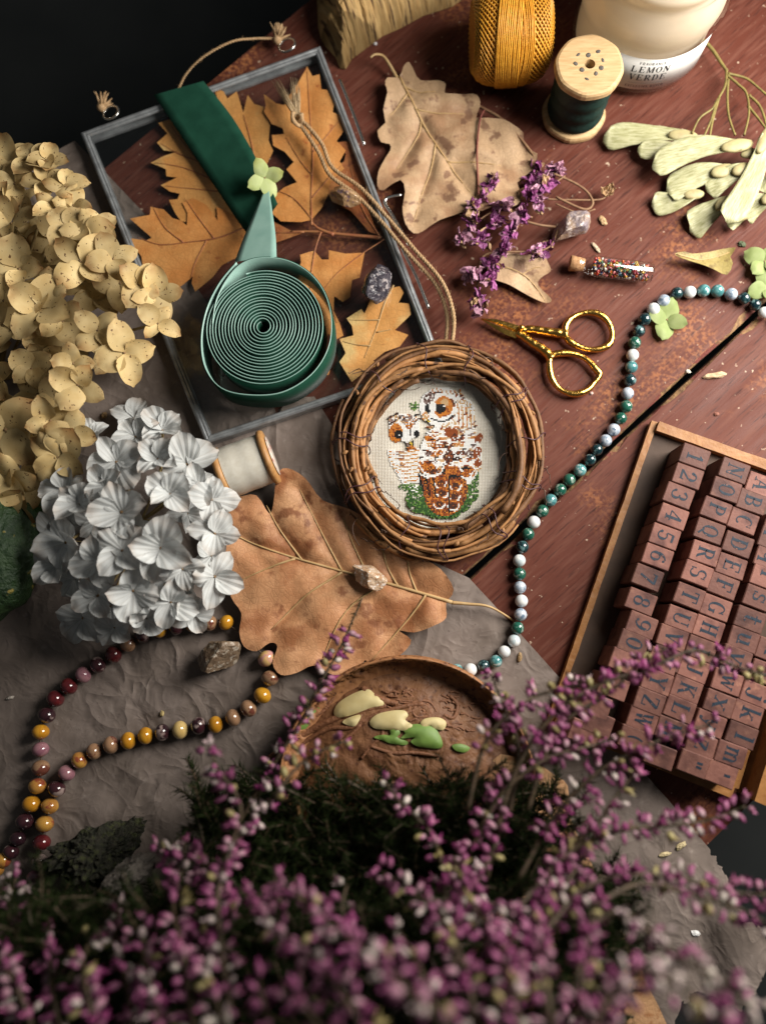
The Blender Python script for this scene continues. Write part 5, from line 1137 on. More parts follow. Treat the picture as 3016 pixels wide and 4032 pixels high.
for pts, mt, r in (([(1155, 340, 9), (1120, 295, 8), (1080, 255, 7), (1045, 235, 6), (1022, 222, 3)], m_dst, .0010), ([(1046, 238, 7), (1036, 262, 9), (1030, 330, 9), (1034, 420, 9)], m_rst, .0007), ([(1195, 375, 10), (1240, 395, 9), (1268, 415, 8), (1280, 440, 8), (1260, 452, 8), (1200, 425, 9)], m_dst, .0008), ([(1150, 420, 10), (1190, 400, 11), (1220, 380, 11)], m_dst, .0006), ([(1150, 470, 10), (1100, 455, 10), (1060, 460, 9), (1030, 480, 8)], m_dst, .0006), ([(1200, 490, 9), (1160, 485, 11), (1110, 470, 11)], m_dst, .0008), ([(1205, 495, 9), (1190, 530, 10), (1160, 545, 10)], m_dst, .0006), ([(1150, 545, 8), (1080, 545, 10), (1040, 560, 8), (1030, 640, 7)], m_dst, .0007), ([(1180, 430, 8), (1240, 432, 8), (1300, 430, 7), (1312, 410, 6)], m_dst, .0006), ([(1200, 440, 9), (1250, 460, 8), (1285, 452, 8)], m_dst, .0005)):
    w_ = spline([P(a * 1.8224, b * 1.8224, z * .001) for a, b, z in pts], 6)
    m = MB(); tube(m, w_, [r * (1 + .2 * n3(i * .7, 2)) for i in range(len(w_))], 5); m.build('stalk', mt, spr)
c = P(2390, 760, .006); m = MB(); ball(m, c, .0015, 7, 5); fl_ = m.build('dry_calyx', m_dst, spr)
for j in range(9):
    d = Vector((q.uniform(-1, 1), q.uniform(-1, 1), q.uniform(-.2, .9))).normalized(); inst('petal', q.choice(CR[2]), fl_, Matrix.Translation(c) @ d.to_track_quat('X', 'Z').to_matrix().to_4x4() @ Matrix.Scale(q.uniform(.004, .0065), 4))

# ---------------------------------------------------------------- stones
def stone(px, py, rx, ry, ang, h, label, mats, seed, z0=.0005, facets=True, cat='stone', name='stone', rg=0.0):
    c = P(px, py, z0 + h * .5); k = .00016; bm = bmesh.new(); bmesh.ops.create_icosphere(bm, subdivisions=5 if rg else 4, radius=1)
    q = random.Random(seed); pl = [(Vector((q.uniform(-1, 1), q.uniform(-1, 1), q.uniform(-.8, 1))).normalized(), q.uniform(.55, .86)) for _ in range(11)]
    Rz = Matrix.Rotation(-R(ang), 3, 'Z')
    for v_ in bm.verts:
        p = v_.co.copy()
        for n_, d in pl:
            e = p.dot(n_) - d
            if e > 0: p -= n_ * e
        p *= 1 + .07 * n3(p.x * 3 + seed, p.y * 3, p.z * 3) + .035 * n3(p.x * 9, p.y * 9 + seed, p.z * 9) + rg * (n3(p.x * 5, p.y * 5, p.z * 5 + seed) + .6 * n3(p.x * 14, p.y * 14, p.z * 14) + .4 * n3(p.x * 30, p.y * 30, p.z * 30))
        p = Rz @ Vector((p.x * rx * k, p.y * ry * k, p.z * h * .62)); p.z = max(p.z, -h * .5)
        v_.co = p
    me = bpy.data.meshes.new(name); bm.to_mesh(me); bm.free(); me.materials.append(mats)
    for p_ in me.polygons: p_.use_smooth = False
    o = inst(name, me, None, Matrix.Translation(c)); return tag(o, label, cat)
def gem(name, a, b, c, s=160, rough=.22, lo3=.55, hi3=.62): return pm(name, a, b, s, rough, c3=c, s3=s * 1.6, lo3=lo3, hi3=hi3, coat=.4, bs=350, bstr=.8, bd=.0012, dist=.8)
stone(1490, 1112, 98, 58, -62, .019, 'dark purple raw amethyst lying on the glass pane', gem('dark_amethyst', (.025, .022, .032), (.07, .062, .075), (.36, .32, .32), 200), 3, FZ + .0080)
stone(1352, 778, 78, 44, 22, .012, 'amber brown raw stone half under the jute twine', gem('amber_stone', (.30, .17, .08), (.42, .27, .15), (.16, .10, .12)), 7, FZ + .0080)
stone(2245, 893, 92, 62, -40, .018, 'grey-violet raw amethyst chip with tan side by the purple flowers', gem('grey_amethyst', (.36, .25, .17), (.22, .18, .20), (.56, .48, .44), 140, .3), 11)
stone(1455, 2268, 78, 46, 30, .012, 'clear golden citrine chip sitting on the big brown leaf', gem('citrine', (.42, .24, .13), (.55, .42, .30), (.80, .72, .66), 260, .12), 14, .0080)
stone(858, 2578, 92, 74, -32, .019, 'rough brown and grey stone lying on paper between bead loops', gem('smoky_stone', (.14, .09, .055), (.20, .14, .09), (.40, .34, .27), 170, .5), 19, .0018)
m_moss = pm('moss_and_bark', (.018, .020, .010), (.03, .026, .016), 200, .9, c3=(.05, .055, .018), s3=300, lo3=.52, hi3=.65, bs=400, bstr=1, bd=.003)
stone(400, 3350, 190, 130, -25, .035, 'dark mossy bark lump in shadow beside the mookaite beads', m_moss, 23, .0015, cat='bark', name='mossy_bark', rg=.22)
stone(520, 3440, 95, 55, -20, .030, 'pale grey cracked bark chip leaning on the mossy lump', pm('grey_bark', (.24, .21, .18), (.15, .13, .11), 200, .9, c3=(.03, .025, .02), s3=120, lo3=.58, hi3=.62, bs=300, bstr=1, bd=.002), 29, .030, cat='bark', name='bark_chip', rg=.12)

# ---------------------------------------------------------------- driftwood block at the top
DW = C(1000, 0, [(395, -160), (412, 0), (420, 190), (445, 285), (535, 385), (560, 450), (598, 458), (640, 392), (720, 332), (838, 243), (960, 190), (1100, 112), (1290, 52), (1420, -40), (1480, -170)])
dw = [P(p[0], p[1], 0) for p in DW]; e0 = P(*C(1000, 0, [(575, 440)])[0]); ed = (P(*C(1000, 0, [(1290, 50)])[0]) - e0).normalized(); en = Vector((-ed.y, ed.x, 0))
pl2 = [(p.x, p.y) for p in dw]
def dwz(x, y):
    p = Vector((x, y, 0)) - e0; u, v_ = p.dot(ed), p.dot(en); d = 1e9
    for i in range(1, len(dw) - 1):
        a, b = dw[i], dw[i + 1]
        if i >= len(dw) - 2: break
        ab = b - a; t = max(0, min(1, (Vector((x, y, 0)) - a).dot(ab) / ab.length_squared)); d = min(d, (Vector((x, y, 0)) - a - ab * t).length)
    base = .034 * min(1, (d / .020)) ** .55
    g = n3(u * 420, v_ * 26, 3) * .0032 + n3(u * 800, v_ * 50, 7) * .0016 + n3(u * 160, v_ * 16, 5) * .0034
    left = max(0, min(1, (.004 - u) / .012)); base *= 1 - .35 * left
    return max(.001, base + g * min(1, d / .004))
m = sheet(pl2, .0016, dwz, 0, seed=2)
N_ = len(m.v) // 2; m.v = m.v[:N_] + [(x, y, 0.0004) for x, y, z in m.v[N_:]]
o = m.build('driftwood', pm('golden_driftwood', (.40, .24, .085), (.54, .36, .15), 60, .75, stretch=(9, .8, 1), rot=(0, 0, -math.atan2(ed.y, ed.x)), c3=(.10, .05, .02), s3=50, lo3=.55, hi3=.65, bs=900, bstr=.6, bd=.001, rand=False), smooth=False)
tag(o, 'chunk of golden weathered driftwood with deep grain at the top edge', 'wood')
# ---------------------------------------------------------------- hydrangeas
def petalmat(name, a, b, speck, edge=None, orand=.15, slo=.66, shi=.69, ss=520, tr=.22, vein=None):
    m, nt, p = nodes(name); v = coords(nt, 'Object'); c = mixc(nt, tex(nt, v, 1.6, lo=.35, hi=.7), a, b)
    if edge:
        g = nt.nodes.new('ShaderNodeTexCoord'); s = nt.nodes.new('ShaderNodeSeparateXYZ'); nt.links.new(g.outputs['Object'], s.inputs[0])
        r = nt.nodes.new('ShaderNodeMapRange'); r.inputs[1].default_value = .55; r.inputs[2].default_value = 1.05; nt.links.new(s.outputs[0], r.inputs[0])
        mm = nt.nodes.new('ShaderNodeMath'); mm.operation = 'MULTIPLY'; nt.links.new(r.outputs[0], mm.inputs[0]); nt.links.new(tex(nt, v, 1.3, lo=.38, hi=.58), mm.inputs[1]); c = mixc(nt, mm.outputs[0], c, edge)
    if vein:
        wv = nt.nodes.new('ShaderNodeTexCoord'); s = nt.nodes.new('ShaderNodeSeparateXYZ'); nt.links.new(wv.outputs['Object'], s.inputs[0])
        d = nt.nodes.new('ShaderNodeMath'); d.operation = 'ARCTAN2'; nt.links.new(s.outputs[1], d.inputs[0]); ad = nt.nodes.new('ShaderNodeMath'); ad.operation = 'ADD'; ad.inputs[1].default_value = .25; nt.links.new(s.outputs[0], ad.inputs[0]); nt.links.new(ad.outputs[0], d.inputs[1])
        k = nt.nodes.new('ShaderNodeMath'); k.operation = 'MULTIPLY'; k.inputs[1].default_value = 24; nt.links.new(d.outputs[0], k.inputs[0]); si = nt.nodes.new('ShaderNodeMath'); si.operation = 'SINE'; nt.links.new(k.outputs[0], si.inputs[0])
        r = nt.nodes.new('ShaderNodeMapRange'); r.inputs[1].default_value = .72; r.inputs[2].default_value = 1; nt.links.new(si.outputs[0], r.inputs[0]); fm = nt.nodes.new('ShaderNodeMath'); fm.operation = 'MULTIPLY'; fm.inputs[1].default_value = .34; nt.links.new(r.outputs[0], fm.inputs[0]); c = mixc(nt, fm.outputs[0], c, vein)
        bump(nt, p, si.outputs[0], .18, .03)
    if speck: c = mixc(nt, tex(nt, v, ss / 60, lo=slo, hi=shi, detail=2), c, speck)
    oi = nt.nodes.new('ShaderNodeObjectInfo'); h = nt.nodes.new('ShaderNodeHueSaturation'); r = nt.nodes.new('ShaderNodeMapRange'); r.inputs[3].default_value = 1 - orand; r.inputs[4].default_value = 1 + orand * .5
    nt.links.new(oi.outputs['Random'], r.inputs[0]); nt.links.new(r.outputs[0], h.inputs['Value']); nt.links.new(c, h.inputs['Color']); c = h.outputs[0]
    nt.links.new(c, p.inputs['Base Color']); p.inputs['Roughness'].default_value = .6; p.inputs['Specular IOR Level'].default_value = .25
    t = nt.nodes.new('ShaderNodeBsdfTranslucent'); nt.links.new(c, t.inputs[0]); x = nt.nodes.new('ShaderNodeMixShader'); x.inputs[0].default_value = tr
    o = nt.nodes['Material Output']; nt.links.new(p.outputs[0], x.inputs[1]); nt.links.new(t.outputs[0], x.inputs[2]); nt.links.new(x.outputs[0], o.inputs[0])
    return m
m_cream = petalmat('dried_cream_petal', (.86, .66, .33), (.74, .52, .22), (.16, .075, .03), (.36, .17, .055), .34)
m_white = petalmat('dried_white_petal', (.75, .765, .75), (.66, .68, .675), None, (.50, .42, .36), .14, vein=(.40, .37, .31))
m_lime = petalmat('lime_petal', (.55, .62, .30), (.46, .54, .20), None, (.40, .42, .12), .1)
m_pgreen = petalmat('pale_green_petal', (.26, .33, .11), (.34, .40, .17), None, (.16, .20, .06), .15)
m_eye = pm('floret_eye', (.36, .22, .10), (.16, .09, .04), 900, .7); m_fst = pm('floret_stalk', (.36, .27, .11), (.26, .17, .07), 300, .7)
def petal_mesh(seed, mat, ruffle, wid=.80, cup=.18, nu=9, nv=9):
    q = random.Random(seed); m = MB(); vs = []; ph = q.uniform(0, 40); cp = cup * q.uniform(.3, 1.6) * q.choice([1, 1, -1]); roll = q.uniform(-.22, .22) * (2.2 if ruffle > .3 else 1)
    for i in range(nu + 1):
        u = i / nu; w_ = wid * .5 * (math.sin(math.pi * min(1, (u * .93 + .0)) ** .72) ** .62 if 0 < u < 1 else (.02 if u == 0 else .0)) * (1 + .08 * n3(u * 3, ph)) + .035
        if u > .88: w_ = max(.06, w_ * (1 - ((u - .88) / .12) ** 2 * .55))
        for j in range(nv + 1):
            k = j / nv * 2 - 1; y = w_ * k; x = u + (.05 * (1 - k * k) if u > .8 else 0) * (u - .8) * 5
            z = cp * (k * k * w_ * 1.6) + .20 * u * u * roll * 2 + .10 * math.sin(u * 2.6) + ruffle * (.30 * n3(x * 2.2 + ph, y * 2.2, 3) + .16 * n3(x * 5 + ph, y * 5, 7) * u + .014 * math.sin(math.atan2(y, x + .2) * 22) * u)
            vs.append((x, y, z))
    n = nv + 1; m.add(vs, [(i * n + j, (i + 1) * n + j, (i + 1) * n + j + 1, i * n + j + 1) for i in range(nu) for j in range(nv)]); return m.mesh('petal', mat)
PC = [petal_mesh(s, m_cream, .13, q_, .14) for s, q_ in zip(range(9), (.80, .9, .72, .95, .8, .88, 1.0, .76, .85))]
PW = [petal_mesh(s + 40, m_white, .34, q_, .34) for s, q_ in zip(range(10), (.86, 1.0, .78, .9, 1.05, .82, .95, .76, 1.0, .88))]
PL = [petal_mesh(s + 80, m_lime, .15, .75, .1) for s in range(3)]; PG = [petal_mesh(s + 90, m_pgreen, .15, .9, .1) for s in range(3)]
m = MB(); ball(m, (0, 0, .02), (.055, .055, .05), 8, 5); tube(m, [(0, 0, 0), (.03, .02, -.4), (.0, .06, -.9)], [.03, .025, .02], 5, 1)
floret_me = m.mesh('floret', [m_eye, m_fst])
def floret(parent, c, nrm, r, meshes, q, spread=.35, npet=4, rot=None, droop=.0):
    z = nrm.normalized(); x = z.orthogonal().normalized(); M0 = Matrix((x, z.cross(x), z)).transposed().to_4x4()
    rz = q.uniform(0, 6.28) if rot is None else R(rot)
    F_ = Matrix.Translation(c) @ M0 @ Matrix.Rotation(rz, 4, 'Z')
    f = inst('floret', floret_me, parent, F_ @ Matrix.Scale(r, 4))
    for k in range(npet):
        a = 2 * math.pi * k / npet + q.uniform(-.16, .16); s = r * q.uniform(.86, 1.12)
        M_ = F_ @ Matrix.Rotation(a, 4, 'Z') @ Matrix.Translation((r * .04, 0, r * (.02 + .035 * (k % 2)))) @ Matrix.Rotation(-q.uniform(-.05, spread) + droop, 4, 'Y') @ Matrix.Rotation(q.uniform(-.22, .22), 4, 'X') @ Matrix.Diagonal((s, s * q.uniform(.86, 1.08), s, 1))
        inst('petal', q.choice(meshes), f, M_)
    return f
def head(label, outline, zc_, hz, explicit, meshes, rpx, seed, nfill, center, rad, stemc, spread):
    q = random.Random(seed); cw = P(center[0], center[1], 0); t = thing('dried_hydrangea', label, 'hydrangea', (cw.x, cw.y, .001)); pts = []
    def dome(px, py):
        e = ((px - center[0]) / rad[0]) ** 2 + ((py - center[1]) / rad[1]) ** 2; return .008 + hz * math.sqrt(max(0, 1 - e))
    def put_(px, py, r, dz, rot=None, tilt=.35):
        z = dome(px, py) + dz; c = P(px, py, z)
        n_ = Vector(((px - center[0]) / rad[0] * .9, -(py - center[1]) / rad[1] * .9, 1.0)) + Vector((q.uniform(-tilt, tilt), q.uniform(-tilt, tilt), 0)); tocam = (CAM - c).normalized(); n_ = n_.normalized() * .75 + tocam * .45
        floret(t, c, n_, r * .00016 * (.48 - z) / .48, meshes, q, spread, 4, rot)
    for e in explicit: put_(e[0], e[1], e[2], .006 if len(e) < 4 else e[3], None, .22); pts.append((e[0], e[1]))
    n = 0; tr = 0
    while n < nfill and tr < 6000:
        tr += 1; px = q.uniform(min(o[0] for o in outline), max(o[0] for o in outline)); py = q.uniform(min(o[1] for o in outline), max(o[1] for o in outline))
        if not inside((px, py), outline) or any((px - a) ** 2 + (py - b) ** 2 < (rpx * .62) ** 2 for a, b in pts): continue
        pts.append((px, py)); n += 1; put_(px, py, rpx * q.uniform(.8, 1.05), -.014 * q.random() - .012, None, .6)
    base = P(stemc[0], stemc[1], .008)
    for i in range(16):
        px, py = pts[q.randrange(len(pts))]; e = P(px, py, dome(px, py) - .006); mid = (base + e) / 2 + Vector((q.uniform(-.006, .006), q.uniform(-.006, .006), -.004)); mid.z = max(.004, mid.z)
        m = MB(); tube(m, spline([base, mid, e], 6), .0009, 5); m.build('branchlet', m_fst, t)
    return t
co_ = V([(0, 330), (40, 315), (90, 345), (120, 370), (160, 430), (215, 500), (245, 535), (270, 560), (300, 590), (330, 600), (350, 640), (345, 690), (325, 740), (300, 780), (260, 800), (215, 745), (195, 780), (170, 820), (150, 870), (165, 930), (175, 990), (140, 1015), (80, 1010), (70, 1080), (30, 1105), (-40, 1100), (-60, 300)])
ce = C(0, 900, [(265, 525, 150), (525, 215, 140), (1020, 430, 115), (810, 810, 135), (380, 1490, 130), (40, 1310, 170), (510, 1020, 115), (480, 880, 100), (640, 665, 110), (130, 265, 130), (30, 470, 120), (740, 200, 110), (905, 370, 105), (330, 1250, 110), (1030, 620, 95), (70, 1640, 150), (470, 1330, 110), (300, 400, 110)]) + C(0, 0, [(70, 1060, 120), (80, 1460, 130), (230, 1060, 110), (300, 1200, 110), (360, 1360, 100), (560, 1530, 120), (100, 1200, 120), (330, 1060, 90), (430, 1220, 100), (10, 1330, 110), (480, 1340, 95), (640, 1500, 90), (460, 1500, 110)]) + C(0, 1600, [(25, 520, 140), (90, 640, 110), (390, 330, 115)])
ce = [(a, b, r * .92) for a, b, r in ce]
ch_ = head('big dried cream hydrangea head at left with brown-specked petals', co_, 0, .042, ce, PC, 112, 5, 34, (215, 1180), (520, 900), (0, 1500), .35)
wo = V([(60, 1170), (100, 1120), (130, 1050), (200, 1000), (190, 950), (205, 890), (260, 910), (300, 900), (350, 890), (400, 930), (440, 980), (490, 990), (500, 1060), (505, 1120), (480, 1180), (510, 1240), (505, 1290), (460, 1340), (400, 1370), (340, 1350), (260, 1370), (190, 1360), (150, 1300), (130, 1240)])
we = C(0, 1600, [(435, 888, 170), (795, 690, 185), (1048, 925, 185), (800, 940, 165), (1220, 380, 165), (1032, 345, 140), (760, 365, 165), (1380, 608, 140), (1110, 575, 140), (525, 640, 140), (1400, 1110, 160), (1115, 1275, 140), (1260, 1345, 130), (870, 1200, 160), (640, 1235, 140), (545, 1380, 140), (370, 1040, 150), (1400, 830, 140), (885, 200, 140), (1060, 160, 140), (750, 1440, 110), (600, 190, 110), (430, 550, 150), (690, 530, 130), (650, 1010, 150), (1190, 1060, 120), (960, 1380, 110), (1290, 520, 120)])
we = [(a, b, r * .70) for a, b, r in we]
wh_ = head('dried silvery white hydrangea head with crinkled petals lying on the paper', wo, 0, .044, we, PW, 88, 9, 16, (560, 2070), (430, 460), (560, 2050), .45)
# green leaf under the two heads
leaf('hydrangea_leaf', 'dark green leaf end poking out between cream and white hydrangeas', C(0, 1600, [(100, 640), (180, 590), (300, 600), (360, 650), (320, 690), (200, 705), (120, 720)]), pm('dark_green_leaf', (.05, .11, .03), (.08, .16, .05), 120, .5, bs=300), .010, [C(0, 1600, [(110, 680), (350, 650)])], m_stem, .002, 2)
def single(label, px, py, r, meshes, z, seed, tilt=(0, 0), npet=4, rot=None, spread=.2):
    q = random.Random(seed); c = P(px, py, z); t = thing('hydrangea_floret', label, 'flower', (c.x, c.y, max(0, z - .004)), 'loose hydrangea florets'); floret(t, c, Vector((tilt[0], tilt[1], 1)), r * .00016, meshes, q, spread, npet, rot)
    m = MB(); tube(m, spline([c, c + Vector((-.004, -.001, -.002)), c + Vector((-.008, .001, -.003))], 5), .0005, 5); m.build('stalk', m_fst, t)
single('bright lime floret lying across the green ribbon on the frame', 1042, 700, 74, PL, .0225, 3, (.5, -.75), 4, -20, .7)
single('pale green floret tucked under the agate beads', *C(2016, 900, [(1005, 595)])[0], 80, PG, .0016, 5, (0, 0), 4, 30)
single('pale green floret at the right edge above the agate beads', *C(2016, 900, [(1640, 215)])[0], 74, PG, .005, 7, (-.2, 0), 4, 10)
single('pale green floret at the right edge touching the agate beads', *C(2016, 900, [(1660, 380)])[0], 78, PG, .004, 8, (-.2, 0), 4, 60)

# ---------------------------------------------------------------- relief dish
m_clay = pm('brown_relief_clay', (.235, .108, .048), (.165, .070, .032), 90, .55, c3=(.10, .038, .018), s3=240, lo3=.56, hi3=.68, bs=350, bstr=.7, bd=.0012, spec=.35)
dz0 = .0022; dc = P(1600, 3095, .02); DR = .0735; dish = thing('relief_dish', 'round brown dish with bark-like rim and carved mushrooms under the heather', 'dish', (dc.x, dc.y, dz0))
def dtop(r, a):
    t = min(1, r / (DR * .86)); x, y = r * math.cos(a), r * math.sin(a)
    z = .0225 - .0135 * t ** 2.4 + .0010 * n3(x * 60, y * 60, 9)
    # carved branches: grooves and ridges flowing across the dome
    f = y * 95 + 2.2 * n3(x * 26, y * 26, 3) + x * 40; g = abs(math.sin(f)); z -= .0016 * max(0, .42 - g) / .42 * (.5 + .5 * n3(x * 30, y * 30, 8))
    if x > -.01 and y > .012: z += .0009 * n3(x * 420, y * 420, 2)
    z += .0007 * n3(x * 160, y * 160, 1)
    return z
m = MB(); NR, NA = 46, 200; vs = []; fs = []
for i in range(NR + 1):
    r = DR * .86 * i / NR
    for k in range(NA):
        a = 2 * math.pi * k / NA; vs.append((dc.x + r * math.cos(a), dc.y + r * math.sin(a), dz0 + dtop(r, a)))
fs = [(i * NA + k, (i + 1) * NA + k, (i + 1) * NA + (k + 1) % NA, i * NA + (k + 1) % NA) for i in range(NR) for k in range(NA)]
m.add(vs, fs); m.build('carved_dome', m_clay, dish)
m = MB(); NA = 300; pr = [(.80, .0), (.97, .0), (1.0, .006), (1.005, .018), (1.0, .0235), (.985, .0245), (.972, .0238), (.955, .018), (.935, .0125), (.90, .0105), (.86, .0090), (.80, .0085)]; vs = []
sub = []
for i in range(len(pr) - 1):
    for j in range(4): t = j / 4; sub.append((pr[i][0] + (pr[i + 1][0] - pr[i][0]) * t, pr[i][1] + (pr[i + 1][1] - pr[i][1]) * t))
sub.append(pr[-1])
for (rr, z) in sub:
    for k in range(NA):
        a = 2 * math.pi * k / NA; cr = 0
        if z > .009:
            d = noise.voronoi(Vector((a * 20, z * 210 + .25 * math.sin(a * 9), 2.2)))[0]; cr = -.0036 * max(0, 1 - (d[1] - d[0]) / .20) * max(0, 1 - ((z - .0165) / .0078) ** 2) + .0004 * n3(a * 60, z * 900)
        R_ = DR * rr - (cr if rr < .985 else -cr); vs.append((dc.x + R_ * math.cos(a), dc.y + R_ * math.sin(a), dz0 + z + (cr if rr < .99 else 0) * .5))
n = len(sub); m.add(vs, [(i * NA + k, i * NA + (k + 1) % NA, (i + 1) * NA + (k + 1) % NA, (i + 1) * NA + k) for i in range(n - 1) for k in range(NA)])
o = m.build('bark_rim', pm('bark_clay', (.36, .165, .065), (.26, .11, .045), 120, .6, c3=(.08, .03, .015), s3=300, lo3=.58, hi3=.68, bs=500, bstr=.6), dish)
bm = bmesh.new(); bm.from_mesh(o.data); bmesh.ops.recalc_face_normals(bm, faces=bm.faces[:]); bm.to_mesh(o.data); bm.free()
m_cap = pm('cream_glaze', (.60, .50, .25), (.52, .41, .18), 120, .55); m_grn = pm('green_glaze', (.17, .28, .055), (.12, .21, .04), 120, .55)
def inlay(name, pts, mat, up):
    mx = sum(p[0] for p in pts) / len(pts); my = sum(p[1] for p in pts) / len(pts); pts = [(mx + (a - mx) * 1.18, my + (b - my) * 1.35) for a, b in pts]
    w_ = spline([P(a, b, dz0 + .021) for a, b in C(1000, 2600, pts)], 4, True); cx = sum(p.x for p in w_) / len(w_); cy = sum(p.y for p in w_) / len(w_)
    def zf(x, y):
        e = min((x - p.x) ** 2 + (y - p.y) ** 2 for p in w_) ** .5; up_ = min(1, e / .005) ** .5 * .0022
        r = math.hypot(x - dc.x, y - dc.y); return up_ + dz0 + dtop(r, math.atan2(y - dc.y, x - dc.x)) * 0 + dz0 * 0 + (.0225 - .0135 * min(1, r / (DR * .86)) ** 2.4) + up
    sheet([(p.x, p.y) for p in w_], .0022, zf, .0014).build(name, mat, dish)
inlay('mushroom_cap', [(535, 335), (560, 290), (640, 245), (720, 222), (760, 240), (820, 290), (740, 310), (640, 345), (560, 358)], m_cap, .0016)
inlay('mushroom_cap', [(778, 400), (820, 365), (900, 348), (970, 348), (990, 370), (975, 392), (1020, 420), (990, 440), (880, 438), (800, 430)], m_cap, .0016)
inlay('mushroom_cap', [(582, 408), (620, 385), (685, 372), (660, 420), (625, 425)], m_cap, .0016)
inlay('mushroom_cap', [(1098, 410), (1130, 390), (1200, 388), (1240, 410), (1225, 445), (1180, 440), (1150, 425), (1110, 440)], m_cap, .0016)
inlay('leaf_inlay', [(975, 455), (1060, 438), (1150, 450), (1195, 500), (1200, 550), (1120, 550), (1060, 540), (1030, 520), (1050, 500), (975, 505), (1000, 480)], m_grn, .0014)
inlay('leaf_inlay', [(800, 500), (850, 488), (890, 490), (890, 455), (930, 450), (945, 480), (930, 500), (985, 520), (975, 535), (900, 530), (850, 515)], m_grn, .0014)
inlay('leaf_inlay', [(250, 440), (310, 400), (340, 350), (400, 345), (350, 390), (340, 430), (290, 465)], m_grn, .0014)
inlay('leaf_inlay', [(1300, 560), (1350, 555), (1400, 575), (1370, 595), (1320, 585)], m_grn, .0014)

m_carve = pm('dark_carved_clay', (.17, .068, .030), (.24, .10, .045), 200, .6, bs=600, bstr=.8, bd=.001)
def carve(pts, r0, nm='carved_branch'):
    w_ = spline([P(a, b, dz0 + .020) for a, b in C(1000, 2600, pts)], 7); n = len(w_)
    for p in w_: rr = math.hypot(p.x - dc.x, p.y - dc.y); p.z = dz0 + .0225 - .0135 * min(1, rr / (DR * .86)) ** 2.4 - r0 * .15
    m = MB(); tube(m, w_, [r0 * (1 + .25 * n3(i * .5, r0 * 900)) * (1 - .4 * abs(i / n - .4)) for i in range(n)], 7); m.build(nm, m_carve, dish)
for pts, r in (([(80, 660), (220, 560), (360, 470), (520, 390), (640, 350), (760, 320), (860, 300)], .0022), ([(110, 700), (300, 560), (480, 460), (640, 440), (760, 370), (880, 330), (1000, 300), (1100, 290)], .0016), ([(700, 190), (760, 240), (850, 270), (930, 290)], .0024), ([(330, 420), (400, 370), (450, 330), (520, 240)], .0014), ([(700, 360), (690, 420), (640, 480), (560, 540)], .0014), ([(1280, 240), (1330, 300), (1300, 380), (1240, 360)], .0013), ([(1030, 340), (1060, 300), (1120, 300), (1150, 340), (1120, 370), (1060, 370), (1035, 345)], .0009), ([(1000, 350), (1040, 280), (1140, 275), (1190, 340)], .0009), ([(1070, 338), (1090, 325), (1110, 338), (1090, 350), (1072, 340)], .0008), ([(760, 560), (900, 600), (1050, 600), (1200, 620)], .0013), ([(840, 440), (830, 500), (760, 560), (700, 640)], .0012)): carve(pts, r)
q = random.Random(3)
for i in range(60):                                     # chiselled feather strokes
    a_, b_ = q.uniform(820, 1480), q.uniform(190, 460); carve([(a_, b_), (a_ + q.uniform(18, 40), b_ + q.uniform(-14, 14)), (a_ + q.uniform(40, 70), b_ + q.uniform(-6, 24))], .0007, 'carved_stroke')

# ---------------------------------------------------------------- gourd at the left edge
m = MB(); gc = P(-60, 2180, .024)
ball(m, gc, (.034, .042, .024), 40, 26, fn=lambda v_: 1 + .05 * math.cos(9 * math.atan2(v_.y, v_.x)) * (1 - abs(v_.z)) + .06 * n3(v_.x * 9, v_.y * 9, v_.z * 9))
o = m.build('gourd', pm('green_gourd', (.015, .038, .012), (.03, .065, .02), 120, .5, c3=(.34, .26, .05), s3=90, lo3=.63, hi3=.68, bs=300, bstr=.8, bd=.003)); tag(o, 'dark green warty gourd with yellow flecks cut by the left edge', 'gourd')

# ---------------------------------------------------------------- heather
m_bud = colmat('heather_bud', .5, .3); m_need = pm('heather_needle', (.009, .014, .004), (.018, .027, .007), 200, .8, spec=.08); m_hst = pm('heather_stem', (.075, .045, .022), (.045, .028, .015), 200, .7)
hp = thing('heather_plant', 'flowering pink and white heather plant spreading over the lower foreground', 'heather', P(1300, 4000, .003))
hq = random.Random(77)
def needles(m, pts, dens, L0, q):
    for i in range(len(pts) - 1):
        seg = (pts[i + 1] - pts[i]); n = max(1, int(seg.length * dens))
        t = seg.normalized(); a = t.orthogonal().normalized(); b = t.cross(a)
        for k in range(n):
            an = q.uniform(0, 6.28); d = (a * math.cos(an) + b * math.sin(an) + t * q.uniform(.5, 1.4)).normalized(); p = pts[i] + seg * q.random(); L = L0 * q.uniform(.6, 1.2); s = d.cross(t).normalized() * .00035; u = s.cross(d).normalized() * .0003
            m.add([p - s, p + s, p + u * 2, p + d * L], [(0, 1, 3), (1, 2, 3), (2, 0, 3)])
